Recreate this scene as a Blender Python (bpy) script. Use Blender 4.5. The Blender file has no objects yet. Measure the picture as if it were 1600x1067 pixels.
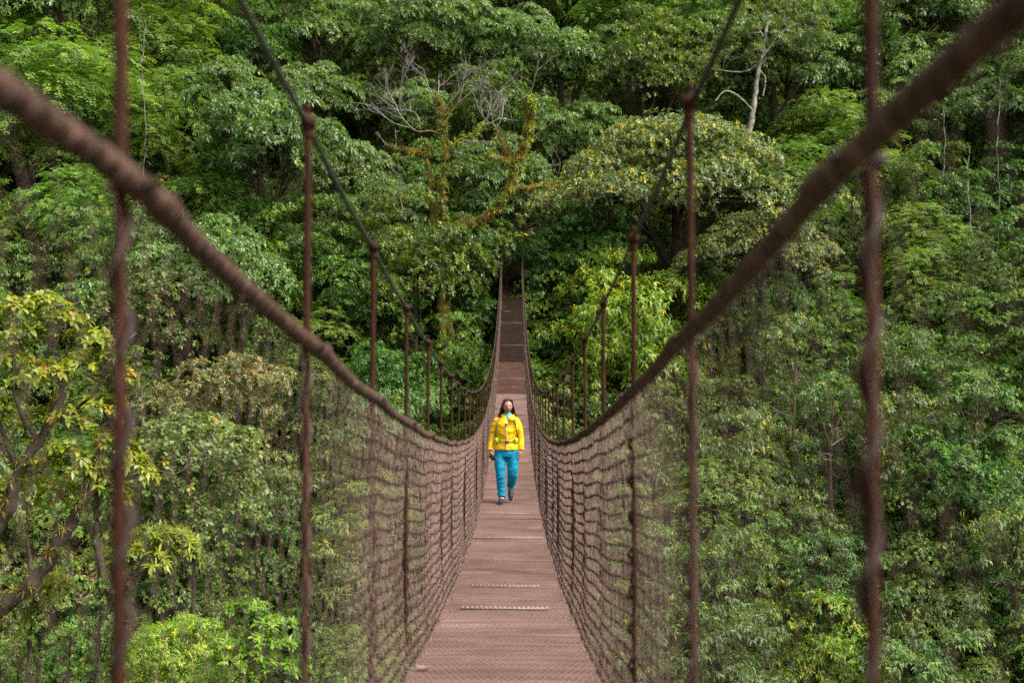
import bpy, math, random
import numpy as np
from mathutils import Vector, Matrix, noise as mnoise

# ------------------------------------------------------------------ camera, sky, sun, exposure
scene = bpy.context.scene
COL = scene.collection
cam_d = bpy.data.cameras.new('camera')
cam = bpy.data.objects.new('camera', cam_d)
COL.objects.link(cam)
scene.camera = cam
cam.location = (0, 0, 0)
cam.rotation_euler = (math.radians(90), 0, 0)
cam_d.sensor_width = 36
cam_d.lens = 43.4
cam_d.clip_start = 0.05
cam_d.clip_end = 2000
cam_d.dof.use_dof = True
cam_d.dof.focus_distance = 20.0
cam_d.dof.aperture_fstop = 2.6

world = bpy.data.worlds.new('World')
scene.world = world
world.use_nodes = True
nt = world.node_tree
bg = nt.nodes['Background']
sky = nt.nodes.new('ShaderNodeTexSky')
sky.sky_type = 'NISHITA'
sky.sun_disc = False
SUN_EL, SUN_AZ = math.radians(54), math.radians(116)   # azimuth clockwise from +Y (the view direction)
sky.sun_elevation = SUN_EL
sky.sun_rotation = SUN_AZ
sky.air_density = 1.0
sky.dust_density = 3.0
hs = nt.nodes.new('ShaderNodeHueSaturation')            # thin cloud: the blue is washed out
hs.inputs['Saturation'].default_value = 0.15
nt.links.new(sky.outputs[0], hs.inputs['Color'])
nt.links.new(hs.outputs[0], bg.inputs['Color'])
bg.inputs['Strength'].default_value = 0.125

sun_d = bpy.data.lights.new('sun', 'SUN')
sun = bpy.data.objects.new('sun', sun_d)
COL.objects.link(sun)
sun_d.energy = 3.0
sun_d.angle = math.radians(24)
sun_d.color = (1.0, 0.95, 0.87)
sdir = Vector((math.sin(SUN_AZ) * math.cos(SUN_EL), math.cos(SUN_AZ) * math.cos(SUN_EL), math.sin(SUN_EL)))
sun.rotation_euler = sdir.to_track_quat('Z', 'Y').to_euler()

scene.view_settings.view_transform = 'Standard'
scene.view_settings.look = 'None'
scene.view_settings.exposure = 1.38
scene.view_settings.gamma = 1.0
scene.cycles.max_bounces = 6
scene.cycles.diffuse_bounces = 3
scene.cycles.glossy_bounces = 2
scene.cycles.transmission_bounces = 3
scene.cycles.use_denoising = False
scene.cycles.sample_clamp_indirect = 6

# ------------------------------------------------------------------ helpers
PX = 1929.0                        # pixels (1600-wide photo) per unit slope
S = 1.5                            # spacing of the hanger rods
XL, XR = -0.530, 0.439             # the two rod planes
rng = np.random.default_rng(7)
R01 = random.Random(11)


def rail_z(n):                     # height of the handrail at n spacings from the camera
    n = np.asarray(n, dtype=float)
    far = -0.213 + 0.157 * (n - 1.12) - 0.00854 * (n - 1.12) * (n - 10)
    r = -np.where(n < 1.12, -0.213 + 0.152 * (n - 1.12), far)
    return r if r.ndim else float(r)


def deck_z(n):
    return rail_z(n) - 1.28


def tag(o, label=None, cat=None, group=None, kind=None):
    if label: o['label'] = label
    if cat: o['category'] = cat
    if group: o['group'] = group
    if kind: o['kind'] = kind
    return o


def empty(name, loc=(0, 0, 0), rz=0.0):
    o = bpy.data.objects.new(name, None)
    o.location = loc
    o.rotation_euler = (0, 0, rz)
    o.empty_display_size = 0.2
    COL.objects.link(o)
    return o


def mesh_np(name, V, quads=None, tris=None, smooth=False, attr=None, mats=(), midx=None):
    V = np.asarray(V, dtype=np.float32).reshape(-1, 3)
    loops, starts, tot = [], [], 0
    if quads is not None and len(quads):
        q = np.asarray(quads, dtype=np.int32).reshape(-1, 4)
        loops.append(q.ravel()); starts.append(np.arange(len(q)) * 4 + tot); tot += q.size
    if tris is not None and len(tris):
        t = np.asarray(tris, dtype=np.int32).reshape(-1, 3)
        loops.append(t.ravel()); starts.append(np.arange(len(t)) * 3 + tot); tot += t.size
    me = bpy.data.meshes.new(name)
    me.vertices.add(len(V)); me.vertices.foreach_set('co', V.ravel())
    L = np.concatenate(loops).astype(np.int32); st = np.concatenate(starts).astype(np.int32)
    me.loops.add(len(L)); me.loops.foreach_set('vertex_index', L)
    me.polygons.add(len(st)); me.polygons.foreach_set('loop_start', st)
    if smooth: me.polygons.foreach_set('use_smooth', np.ones(len(st), dtype=bool))
    if midx is not None: me.polygons.foreach_set('material_index', np.asarray(midx, dtype=np.int32))
    if attr is not None:
        a = me.attributes.new('tint', 'FLOAT', 'POINT')
        a.data.foreach_set('value', np.asarray(attr, dtype=np.float32))
    for m in mats: me.materials.append(m)
    me.update(calc_edges=True)
    return me


def link(name, me, parent=None, loc=(0, 0, 0)):
    o = bpy.data.objects.new(name, me)
    o.location = loc
    COL.objects.link(o)
    if parent is not None: o.parent = parent
    return o


def tubes(P, r, sides=4, ref=(0, 0, 1), cap=False):
    """P (M,K,3) polylines, r scalar / (K,) / (M,K) -> verts, quads"""
    P = np.asarray(P, dtype=np.float64)
    if P.ndim == 2: P = P[None]
    M, K, _ = P.shape
    T = np.gradient(P, axis=1)
    T /= np.linalg.norm(T, axis=2, keepdims=True) + 1e-9
    ref = np.broadcast_to(np.asarray(ref, dtype=float), T.shape)
    A = np.cross(T, ref); n = np.linalg.norm(A, axis=2, keepdims=True)
    bad = n[..., 0] < 0.05
    if bad.any():
        alt = np.cross(T, np.broadcast_to(np.array([1.0, 0.13, 0.07]), T.shape))
        A = np.where(bad[..., None], alt, A); n = np.linalg.norm(A, axis=2, keepdims=True)
    A /= n; B = np.cross(T, A)
    r = np.broadcast_to(np.asarray(r, dtype=float), (M, K))
    a = np.arange(sides) * 2 * np.pi / sides
    V = P[:, :, None, :] + r[:, :, None, None] * (A[:, :, None, :] * np.cos(a)[None, None, :, None] + B[:, :, None, :] * np.sin(a)[None, None, :, None])
    idx = np.arange(M * K * sides).reshape(M, K, sides)
    i0 = idx[:, :-1]; i1 = idx[:, 1:]
    q = np.stack([i0, np.roll(i0, -1, 2), np.roll(i1, -1, 2), i1], -1).reshape(-1, 4)
    return V.reshape(-1, 3), q


class MB:
    """collects quads into one mesh"""
    def __init__(s): s.V = []; s.Q = []; s.T = []; s.n = 0
    def add(s, V, Q=None, T=None):
        V = np.asarray(V, dtype=float).reshape(-1, 3)
        if Q is not None and len(Q): s.Q.append(np.asarray(Q).reshape(-1, 4) + s.n)
        if T is not None and len(T): s.T.append(np.asarray(T).reshape(-1, 3) + s.n)
        s.V.append(V); s.n += len(V)
    def tube(s, P, r, sides=6, ref=(0, 0, 1)):
        s.add(*tubes(np.asarray(P, dtype=float), r, sides, ref))
    def box(s, c, d, rot=None):
        c = np.asarray(c, float); d = np.asarray(d, float) / 2
        v = np.array([[x, y, z] for x in (-1, 1) for y in (-1, 1) for z in (-1, 1)], float) * d
        if rot is not None: v = v @ np.array(rot).T
        s.add(v + c, [[0, 1, 3, 2], [4, 6, 7, 5], [0, 4, 5, 1], [2, 3, 7, 6], [0, 2, 6, 4], [1, 5, 7, 3]])
    def ball(s, c, r, seg=8, rings=6):
        th = np.linspace(0.001, math.pi - 0.001, rings + 1); ph = np.arange(seg) * 2 * math.pi / seg
        r = np.broadcast_to(np.asarray(r, float), 3)
        v = np.array([[math.sin(t) * math.cos(p), math.sin(t) * math.sin(p), math.cos(t)] for t in th for p in ph]) * r + np.asarray(c, float)
        q = [[i * seg + j, (i + 1) * seg + j, (i + 1) * seg + (j + 1) % seg, i * seg + (j + 1) % seg] for i in range(rings) for j in range(seg)]
        s.add(v, q)
    def mesh(s, name, mats=(), smooth=False):
        return mesh_np(name, np.concatenate(s.V), np.concatenate(s.Q) if s.Q else None, np.concatenate(s.T) if s.T else None, smooth, None, mats)
    def build(s, name, mat, parent=None, smooth=False, loc=(0, 0, 0)):
        return link(name, s.mesh(name, [mat], smooth), parent, loc)


def nodes_of(name):
    m = bpy.data.materials.new(name)
    m.use_nodes = True
    t = m.node_tree
    return m, t, t.nodes['Principled BSDF'], t.nodes['Material Output']


def ramp(t, fac, stops):
    r = t.nodes.new('ShaderNodeValToRGB')
    e = r.color_ramp.elements
    while len(e) < len(stops): e.new(0.5)
    for i, (p, c) in enumerate(stops):
        e[i].position = p; e[i].color = (*c, 1)
    t.links.new(fac, r.inputs[0])
    return r.outputs[0]


def noise_tex(t, scale, detail=3, rough=0.6, coord='Object', vec=None):
    n = t.nodes.new('ShaderNodeTexNoise')
    n.inputs['Scale'].default_value = scale; n.inputs['Detail'].default_value = detail; n.inputs['Roughness'].default_value = rough
    if vec is None:
        tc = t.nodes.new('ShaderNodeTexCoord'); vec = tc.outputs[coord]
    t.links.new(vec, n.inputs['Vector'])
    return n.outputs['Fac']


def mat_noise(name, stops, scale=8.0, rough=0.7, spec=0.3, bump=0.0, bscale=None, detail=4, metallic=0.0):
    m, t, p, o = nodes_of(name)
    f = noise_tex(t, scale, detail)
    t.links.new(ramp(t, f, stops), p.inputs['Base Color'])
    p.inputs['Roughness'].default_value = rough
    p.inputs['Specular IOR Level'].default_value = spec
    p.inputs['Metallic'].default_value = metallic
    if bump:
        b = t.nodes.new('ShaderNodeBump'); b.inputs['Strength'].default_value = bump; b.inputs['Distance'].default_value = 0.01
        t.links.new(noise_tex(t, bscale or scale * 4, 3), b.inputs['Height'])
        t.links.new(b.outputs[0], p.inputs['Normal'])
    return m
# ------------------------------------------------------------------ the bridge
M_rail = mat_noise('rusty_rail', [(0.3, (0.026, 0.012, 0.007)), (0.55, (0.062, 0.031, 0.019)), (0.75, (0.15, 0.088, 0.062))], 14, 0.6, 0.3, 0.6, 60)
M_rod = mat_noise('rusty_rod', [(0.3, (0.022, 0.009, 0.005)), (0.6, (0.047, 0.017, 0.009)), (0.8, (0.085, 0.034, 0.02))], 9, 0.8, 0.12, 0.3, 80)
M_cable = mat_noise('green_cable', [(0.3, (0.022, 0.03, 0.020)), (0.7, (0.055, 0.065, 0.045))], 12, 0.55, 0.4, 0.4, 90)
M_net = mat_noise('net_wire', [(0.3, (0.19, 0.115, 0.092)), (0.6, (0.29, 0.185, 0.152)), (0.8, (0.38, 0.265, 0.225))], 3, 0.5, 0.5)
M_knot = mat_noise('net_row_wire', [(0.3, (0.022, 0.011, 0.008)), (0.7, (0.050, 0.026, 0.019))], 5, 0.7, 0.3)


def deck_material():
    m, t, p, o = nodes_of('deck_grating')
    tc = t.nodes.new('ShaderNodeTexCoord')
    f = noise_tex(t, 1.6, 5, 0.65, vec=tc.outputs['Object'])
    mp = t.nodes.new('ShaderNodeMapping'); mp.inputs['Scale'].default_value = (0.7, 9.0, 1.0)
    t.links.new(tc.outputs['Object'], mp.inputs['Vector'])
    f2 = noise_tex(t, 1.5, 3, 0.7, vec=mp.outputs[0])
    oi = t.nodes.new('ShaderNodeObjectInfo')
    ad = t.nodes.new('ShaderNodeMath'); ad.operation = 'MULTIPLY_ADD'; ad.inputs[1].default_value = 0.75; ad.inputs[2].default_value = -0.23
    t.links.new(f2, ad.inputs[0])
    a2 = t.nodes.new('ShaderNodeMath'); a2.operation = 'MULTIPLY_ADD'; a2.inputs[1].default_value = 0.14
    t.links.new(oi.outputs['Random'], a2.inputs[0]); t.links.new(ad.outputs[0], a2.inputs[2])
    a3 = t.nodes.new('ShaderNodeMath'); a3.operation = 'MULTIPLY_ADD'; a3.inputs[1].default_value = 0.65
    t.links.new(f, a3.inputs[0]); t.links.new(a2.outputs[0], a3.inputs[2])
    t.links.new(ramp(t, a3.outputs[0], [(0.25, (0.070, 0.036, 0.027)), (0.5, (0.133, 0.078, 0.063)), (0.72, (0.20, 0.125, 0.103)), (0.9, (0.31, 0.21, 0.178))]), p.inputs['Base Color'])
    wv = t.nodes.new('ShaderNodeSeparateXYZ'); t.links.new(tc.outputs['Object'], wv.inputs[0])
    def mth(op, a, b=None):
        n_ = t.nodes.new('ShaderNodeMath'); n_.operation = op
        for k_, v_ in ((0, a), (1, b)):
            if v_ is None: continue
            if isinstance(v_, (int, float)): n_.inputs[k_].default_value = v_
            else: t.links.new(v_, n_.inputs[k_])
        return n_.outputs[0]
    row = mth('FLOOR', mth('MULTIPLY', wv.outputs['Y'], 1 / 0.075))
    fy = mth('ABSOLUTE', mth('SUBTRACT', mth('FRACT', mth('MULTIPLY', wv.outputs['Y'], 1 / 0.075)), 0.5))
    xs_ = mth('ADD', mth('MULTIPLY', wv.outputs['X'], 1 / 0.034), mth('MULTIPLY', row, 0.5))
    fx = mth('ABSOLUTE', mth('SUBTRACT', mth('FRACT', xs_), 0.5))
    hole = mth('LESS_THAN', mth('ADD', mth('POWER', mth('MULTIPLY', fx, 3.0), 2.0), mth('POWER', mth('MULTIPLY', fy, 2.9), 2.0)), 0.75)
    mh = t.nodes.new('ShaderNodeMix'); mh.data_type = 'RGBA'
    src = p.inputs['Base Color'].links[0].from_socket
    t.links.new(mth('MULTIPLY', hole, 0.62), mh.inputs[0]); t.links.new(src, mh.inputs[6]); mh.inputs[7].default_value = (0.03, 0.02, 0.014, 1)
    t.links.new(mh.outputs[2], p.inputs['Base Color'])
    p.inputs['Roughness'].default_value = 0.62
    p.inputs['Specular IOR Level'].default_value = 0.15
    return m


M_deck = deck_material()
M_deck_dark = mat_noise('dark_deck_grating', [(0.3, (0.010, 0.006, 0.004)), (0.6, (0.020, 0.012, 0.008)), (0.8, (0.040, 0.024, 0.016))], 3, 0.95, 0.05, 0.4, 40)  # darkest brown, for the farthest panels
M_deck_mid = mat_noise('mid_deck_grating', [(0.3, (0.036, 0.017, 0.011)), (0.6, (0.062, 0.031, 0.022)), (0.8, (0.10, 0.056, 0.042))], 2, 0.85, 0.1, 0.4, 40)  # in-between brown, for the panels just before the darkest ones
M_strip = mat_noise('deck_bar', [(0.3, (0.20, 0.13, 0.11)), (0.7, (0.36, 0.27, 0.24))], 30, 0.5, 0.5)

bridge = empty('suspension_bridge', (0, 0, deck_z(0)))
tag(bridge, 'long rusty brown suspension footbridge with netted sides sagging towards the forest', 'footbridge')
BZ = deck_z(0)
N0, N1 = -3, 42.3


def bloc(V):                                   # world -> bridge local
    V = np.array(V, dtype=float); V[..., 2] -= BZ; return V


def sway(n):                                   # the faint sideways wander of the span
    return 0.0018 * n * 0.55


# deck: panels of pressed anti-slip grating, each a real sheet with raised teeth
XC, HW = (XL + XR) / 2, (XR - XL) / 2 - 0.012


def deck_panel(y0, y1, dz, fine):
    mb = MB()
    rows = max(2, int(round((y1 - y0) / (0.055 if fine else 0.11))))
    ye = np.linspace(y0, y1 - 0.012, rows * 4 + 1)
    prof = np.tile([0.0, 0.0045, 0.0045, 0.0], rows + 1)[:rows * 4 + 1]
    xs = np.linspace(-HW, HW, (96 if fine else 14) + 1)
    Y, X = np.meshgrid(ye, xs, indexing='ij')
    ph = (np.arange(len(ye)) // 4) % 2
    teeth = (0.5 + 0.5 * np.sign(np.sin((np.arange(len(xs))[None, :] + ph[:, None]) * math.pi + 0.5))) if fine else 1.0
    n = Y / S
    wob = 0.004 * np.sin(X * 5 + y0 * 3) + 0.003 * np.sin(Y * 4.1)
    Z = deck_z(n) - BZ + dz + prof[:, None] * (0.25 + 0.9 * teeth) + wob
    V = np.stack([X + XC + sway(n), Y, Z], -1).reshape(-1, 3)
    idx = np.arange(V.shape[0]).reshape(X.shape)
    q = np.stack([idx[:-1, :-1], idx[:-1, 1:], idx[1:, 1:], idx[1:, :-1]], -1).reshape(-1, 4)
    mb.add(V, q)
    # folded front and rear edge, underside
    for e in (0, -1):
        top = V.reshape(X.shape + (3,))[e]
        low = top.copy(); low[:, 2] -= 0.045
        vv = np.concatenate([top, low]); m = len(top)
        mb.add(vv, [[i, i + 1, m + i + 1, m + i] for i in range(m - 1)])
    return mb


edges = [-4.5]
while edges[-1] < N1 * S:
    edges.append(edges[-1] + R01.choice([1.9, 2.1, 2.4, 2.4]))
for i in range(len(edges) - 1):
    y0, y1 = edges[i], edges[i + 1]
    if y1 < 1.0 and y0 > 1.0: continue
    o = deck_panel(y0, y1, R01.uniform(-0.006, 0.008), 3.5 < y0 < 24).build('deck_panel', M_deck if y0 < 37 else M_deck_mid if y0 < 43.5 else M_deck_dark, bridge)


def deck_n_at(py):                             # which n shows the deck at this photo row
    lo, hi = 3.5, 41
    for _ in range(50):
        mid = (lo + hi) / 2
        v = 533.5 - deck_z(mid) / (mid * S) * PX
        lo, hi = (mid, hi) if v > py else (lo, mid)
    return (lo + hi) / 2


for py, x0, x1 in [(804, 757, 826), (842, 735, 849), (918, 735, 843), (953, 719, 857), (668, 770, 822), (592, 780, 820), (540, 782, 821), (505, 783, 821), (487, 785, 797)]:
    n = deck_n_at(py); y = n * S; mb = MB()
    k = y / PX
    xa, xb = (x0 - 800) * k, (x1 - 800) * k
    xa, xb = max(xa, XC + sway(n) - HW + .01), min(xb, XC + sway(n) + HW - .01)
    cnt = max(4, int((xb - xa) / 0.035)); w = (xb - xa) / cnt
    z = deck_z(n) - BZ + 0.016
    big = 0.035 if py in (842, 953, 592, 804) else 0.022
    mb.box(((xa + xb) / 2, y, z), (xb - xa, big, 0.008))
    for j in range(cnt):                        # the bar's pressed teeth
        mb.box((xa + (j + .5) * w, y, z + 0.007), (w * 0.55, big * 0.8, 0.009))
    mb.build('deck_bar', M_strip , bridge)

# cross beams and long bearers under the deck
mb = MB()
k0 = int(N0)
for k in range(k0, 43):
    n = 1.07 + k
    if n > 42: break
    mb.box((XC + sway(n), n * S, deck_z(n) - BZ - 0.085), (XR - XL + 0.16, 0.06, 0.07))
for sx in (-0.32, 0.32):
    ns = np.linspace(N0, N1, 120)
    mb.tube(np.stack([XC + sx + sway(ns), ns * S, deck_z(ns) - BZ - 0.045], -1), 0.022, 6)
mb.build('deck_frame', M_rail, bridge)


def rail_curve(side):
    off = 1.12 if side < 0 else 1.02
    X0 = XL if side < 0 else XR
    ns = np.arange(N0 * 24, int(N1 * 24)) / 24.0
    fr = (ns - off) % 1.0
    k = np.floor(ns - off)
    rr = np.sin(k * 12.9898 + side) * 43758.5453; rr -= np.floor(rr)
    sag = -(0.003 + 0.009 * rr) * np.sin(fr * math.pi) ** 1.0
    r2 = np.sin(k * 7.13 + 3 * side) * 1341.77; r2 -= np.floor(r2)
    lump = 0.005 * np.exp(-((fr - 0.10) / 0.06) ** 2) + 0.002 * np.sin(ns * 9.1 + side)
    x = X0 - side * 0.018 + sway(ns) + side * (0.002 * np.sin(ns * 5) + 0.004 * (r2 - .5) * np.sin(fr * math.pi))
    z = rail_z(ns) - BZ + sag + lump
    return ns, np.stack([x, ns * S, z], -1)


for side in (-1, 1):
    off = 1.12 if side < 0 else 1.02
    ns, P = rail_curve(side)
    mb = MB()
    fr = (ns - off) % 1.0
    rad = 0.0182 + 0.0065 * np.exp(-((fr - 0.09) / 0.028) ** 4) + 0.0006 * np.sin(ns * 31)
    mb.tube(P, rad, 12)
    # lacing wire wound round the rail
    yy = np.arange(N0 * S, 60, 0.0065 if True else 0.02)
    near = yy < 24
    yy = yy[near]
    nn = yy / S
    px_ = np.interp(nn, ns, P[:, 0]); pz_ = np.interp(nn, ns, P[:, 2]); rr = np.interp(nn, ns, rad)
    a = yy * 2 * math.pi / 0.058 + 0.7 * np.sin(yy * 3)
    H = np.stack([px_ + (rr + .0006) * np.cos(a), yy, pz_ + (rr + .0006) * np.sin(a)], -1)
    mb.tube(H, 0.0026, 5)
    mb.build('handrail', M_rail, bridge, True)
    # thick joint collars just past the rods
    # main cable
    m2 = MB()
    nc = np.arange(N0 * 8, int(N1 * 8)) / 8.0
    f2 = (nc - off) % 1.0
    zc = rail_z(nc) - BZ + 0.583 - 0.012 * np.sin(f2 * math.pi)
    xc = (XL if side < 0 else XR) + sway(nc) - side * 0.012
    m2.tube(np.stack([xc + side * 0.018, nc * S, zc], -1), 0.0085, 8)
    m2.build('main_cable', M_cable, bridge, True)
    # wire net
    y0, y1 = N0 * S, 61.5
    pitch, rows = 0.054, 19
    yj = np.arange(y0, y1, pitch)
    k = np.arange(rows + 1)
    par = np.where((k[None, :] + np.arange(len(yj))[:, None]) % 2 == 0, 0.5, -0.5)
    Yw = yj[:, None] + par * pitch * 1.04 + rng.normal(0, .0012, par.shape)
    nw = Yw / S
    t = k / rows
    top = np.interp(nw, ns, P[:, 2]) - 0.012
    bot = deck_z(nw) - BZ - 0.005
    jit = rng.normal(0, 0.0035, Yw.shape)
    belly = np.sin(t * math.pi)[None, :] * (0.02 * np.sin(nw * 2.3 + side) + 0.022)
    Xw = np.interp(nw, ns, P[:, 0]) + side * belly + rng.normal(0, 0.0025, Yw.shape)
    # the foot of the net tucks in to the deck edge
    Zw = top + (bot - top) * t[None, :] ** 0.96 + jit * 0.5 + 0.01 * np.sin(nw * 6.283 * 1.0)[:, :] * np.sin(t * math.pi)
    W = np.stack([Xw, Yw, Zw], -1)
    Wp = W.copy(); Wp[..., 0] += par * 0.004
    v, q = tubes(Wp, np.interp(nw, [2.0, 3.2, 6], [0.00048, 0.0016, 0.0028]), 3, ref=(1, 0, 0))
    mb = MB(); mb.add(v, q)
    # bristly wire ends along the foot
    ends = W[:, -1]; e2 = ends + np.stack([-side * rng.uniform(-.01, .03, len(ends)), rng.normal(0, .01, len(ends)), rng.uniform(0.0, .03, len(ends))], -1)
    v, q = tubes(np.stack([ends, e2], 1), 0.0022, 3, ref=(0, 1, 0)); mb.add(v, q)
    net = mb.build('safety_net', M_net, bridge)
    m3 = MB()
    # the knuckles where neighbouring wires hook round each other, a dark rusted knot at every crossing
    K_ = W[:, 1:-1][par[:, 1:-1] > 0].copy()
    mk = len(K_)
    oc = np.array([[1, 0, 0], [-1, 0, 0], [0, 1, 0], [0, -1, 0], [0, 0, 1], [0, 0, -1]]) * np.array([.0115, .0065, .0078])
    Vk = (K_[:, None, :] + oc[None] * rng.uniform(.8, 1.25, (mk, 1, 1)) * np.interp(K_[:, 1] / S, [1.9, 3.0, 6], [.22, 1.0, 1.3])[:, None, None]).reshape(-1, 3)
    Tk = np.array([[0, 2, 4], [2, 1, 4], [1, 3, 4], [3, 0, 4], [2, 0, 5], [1, 2, 5], [3, 1, 5], [0, 3, 5]])
    m3.add(Vk, None, (Tk[None] + (np.arange(mk) * 6)[:, None, None]).reshape(-1, 3))
    m3.build('net_knots', M_knot, net)

    # hanger rods with their clamps and lacing
    kk = 0
    for k in range(N0, 42):
        n = off + k
        if n > N1 - 0.3 or n < N0: continue
        y = n * S
        x = (XL if side < 0 else XR) + sway(n) + side * 0.004
        zt = rail_z(n) - BZ + 0.583; zb = deck_z(n) - BZ - 0.12
        lean = R01.uniform(-.006, .006)
        m = MB()
        zz = np.linspace(zb, zt - 0.01, 8)
        xt = np.linspace(x + side * .006, x - side * 0.006 + lean, 8)
        m.tube(np.stack([xt, np.full(8, y), zz], -1), 0.0098, 8)
        rod = m.build('hanger_rod', M_rod, bridge, True)
        c = MB()                                   # clamp: saddle block, two bolts, eye
        xx = xt[-1]
        c.box((xx, y, zt - 0.006), (0.034, 0.04, 0.03))
        c.tube([[xx, y - .013, zt - .03], [xx, y - .013, zt + .032]], 0.005, 6)
        c.tube([[xx, y + .013, zt - .03], [xx, y + .013, zt + .032]], 0.005, 6)
        c.ball((xx, y - .013, zt + .030), (.009, .009, .006)); c.ball((xx, y + .013, zt + .030), (.009, .009, .006))
        c.tube([[xx, y, zt - .045], [xx, y, zt - .012]], 0.0155, 8)
        cl = c.build('cable_clamp', M_rod, rod, False)
        if n < 16:                                 # wire lacing the net to the rod
            h = MB(); zr = rail_z(n) - BZ
            zz = np.linspace(deck_z(n) - BZ, zr - 0.02, 150)
            a = (zz - zz[0]) * 2 * math.pi / 0.135 + k
            rr = 0.0125 + 0.002 * np.sin((zz - zz[0]) * 2 * math.pi / 0.068)
            h.tube(np.stack([x + rr * np.cos(a) - side * .002, y + rr * np.sin(a), zz], -1), 0.0058, 6)
            # saddle where rail and rod meet
            h.tube([[x - side * .05, y - .004, zr], [x + side * .018, y - .004, zr - .006]], 0.009, 6)
            h.build('lacing_wire', M_knot, rod, True)
# anchorage where the bridge lands: posts and sill
for sx in (-1, 1):
    mb = MB()
    x = (XL if sx < 0 else XR) + sway(42) + sx * .02
    z = deck_z(42) - BZ
    mb.box((x + sx * .1, 42.2 * S, z + .55), (.16, .16, 2.6))
    mb.box((x + sx * .1, 42.2 * S, z + 1.87), (.22, .22, .05))
    mb.build('anchor_post', M_rail, bridge)
mb = MB(); mb.box((XC + sway(42), 42.5 * S, deck_z(42) - BZ - .28), (1.8, 1.1, .5))
mb.build('landing_sill', mat_noise('mossy_concrete', [(0.3, (.05, .05, .03)), (.7, (.16, .15, .12))], 4, .9), bridge)
# ------------------------------------------------------------------ the valley
def ground(x, y):
    x = np.asarray(x, float); y = np.asarray(y, float)
    pts_y = [-60, -14, -6, 6, 14, 30, 39, 63.5, 66, 120, 200, 400]
    pts_z = [10, 0.0, -1.6, -14, -20, -21, -18, 2.9, 5.0, 54, 110, 180]
    z = np.interp(y, pts_y, pts_z)
    w = np.clip((y - 14) / 20, 0, 1)
    z = z + w * (0.26 * np.clip(-x - 7, 0, 60) + 0.10 * np.clip(x - 9, 0, 60))
    far = np.clip((np.abs(x) - 40) / 120, 0, 1); z = z + far * 30
    c = np.clip((np.abs(x) - 1.5) / 5, 0, 1)
    z = z + c * (1.1 * np.sin(x * 0.23 + 1.0) * np.cos(y * 0.19) + 0.6 * np.sin(x * 0.61 + y * 0.33))
    return z


M_soil = mat_noise('forest_soil', [(0.3, (0.018, 0.016, 0.008)), (0.55, (0.04, 0.045, 0.014)), (0.75, (0.055, 0.085, 0.02))], 1.2, 0.95, 0.1, 0.8, 9)
gx = np.concatenate([np.linspace(-320, -50, 28), np.linspace(-48, 48, 97), np.linspace(50, 320, 28)])
gy = np.concatenate([np.linspace(-120, -4, 30), np.linspace(-3, 100, 104), np.linspace(102, 400, 50)])
GY, GX = np.meshgrid(gy, gx, indexing='ij')
GZ = ground(GX, GY)
idx = np.arange(GX.size).reshape(GX.shape)
q = np.stack([idx[:-1, :-1], idx[:-1, 1:], idx[1:, 1:], idx[1:, :-1]], -1).reshape(-1, 4)
terr = link('hillside', mesh_np('hillside', np.stack([GX, GY, GZ], -1).reshape(-1, 3), q, None, True, None, [M_soil]))
tag(terr, 'steep forested valley side and floor beneath the footbridge', 'hillside', None, 'structure')


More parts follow.
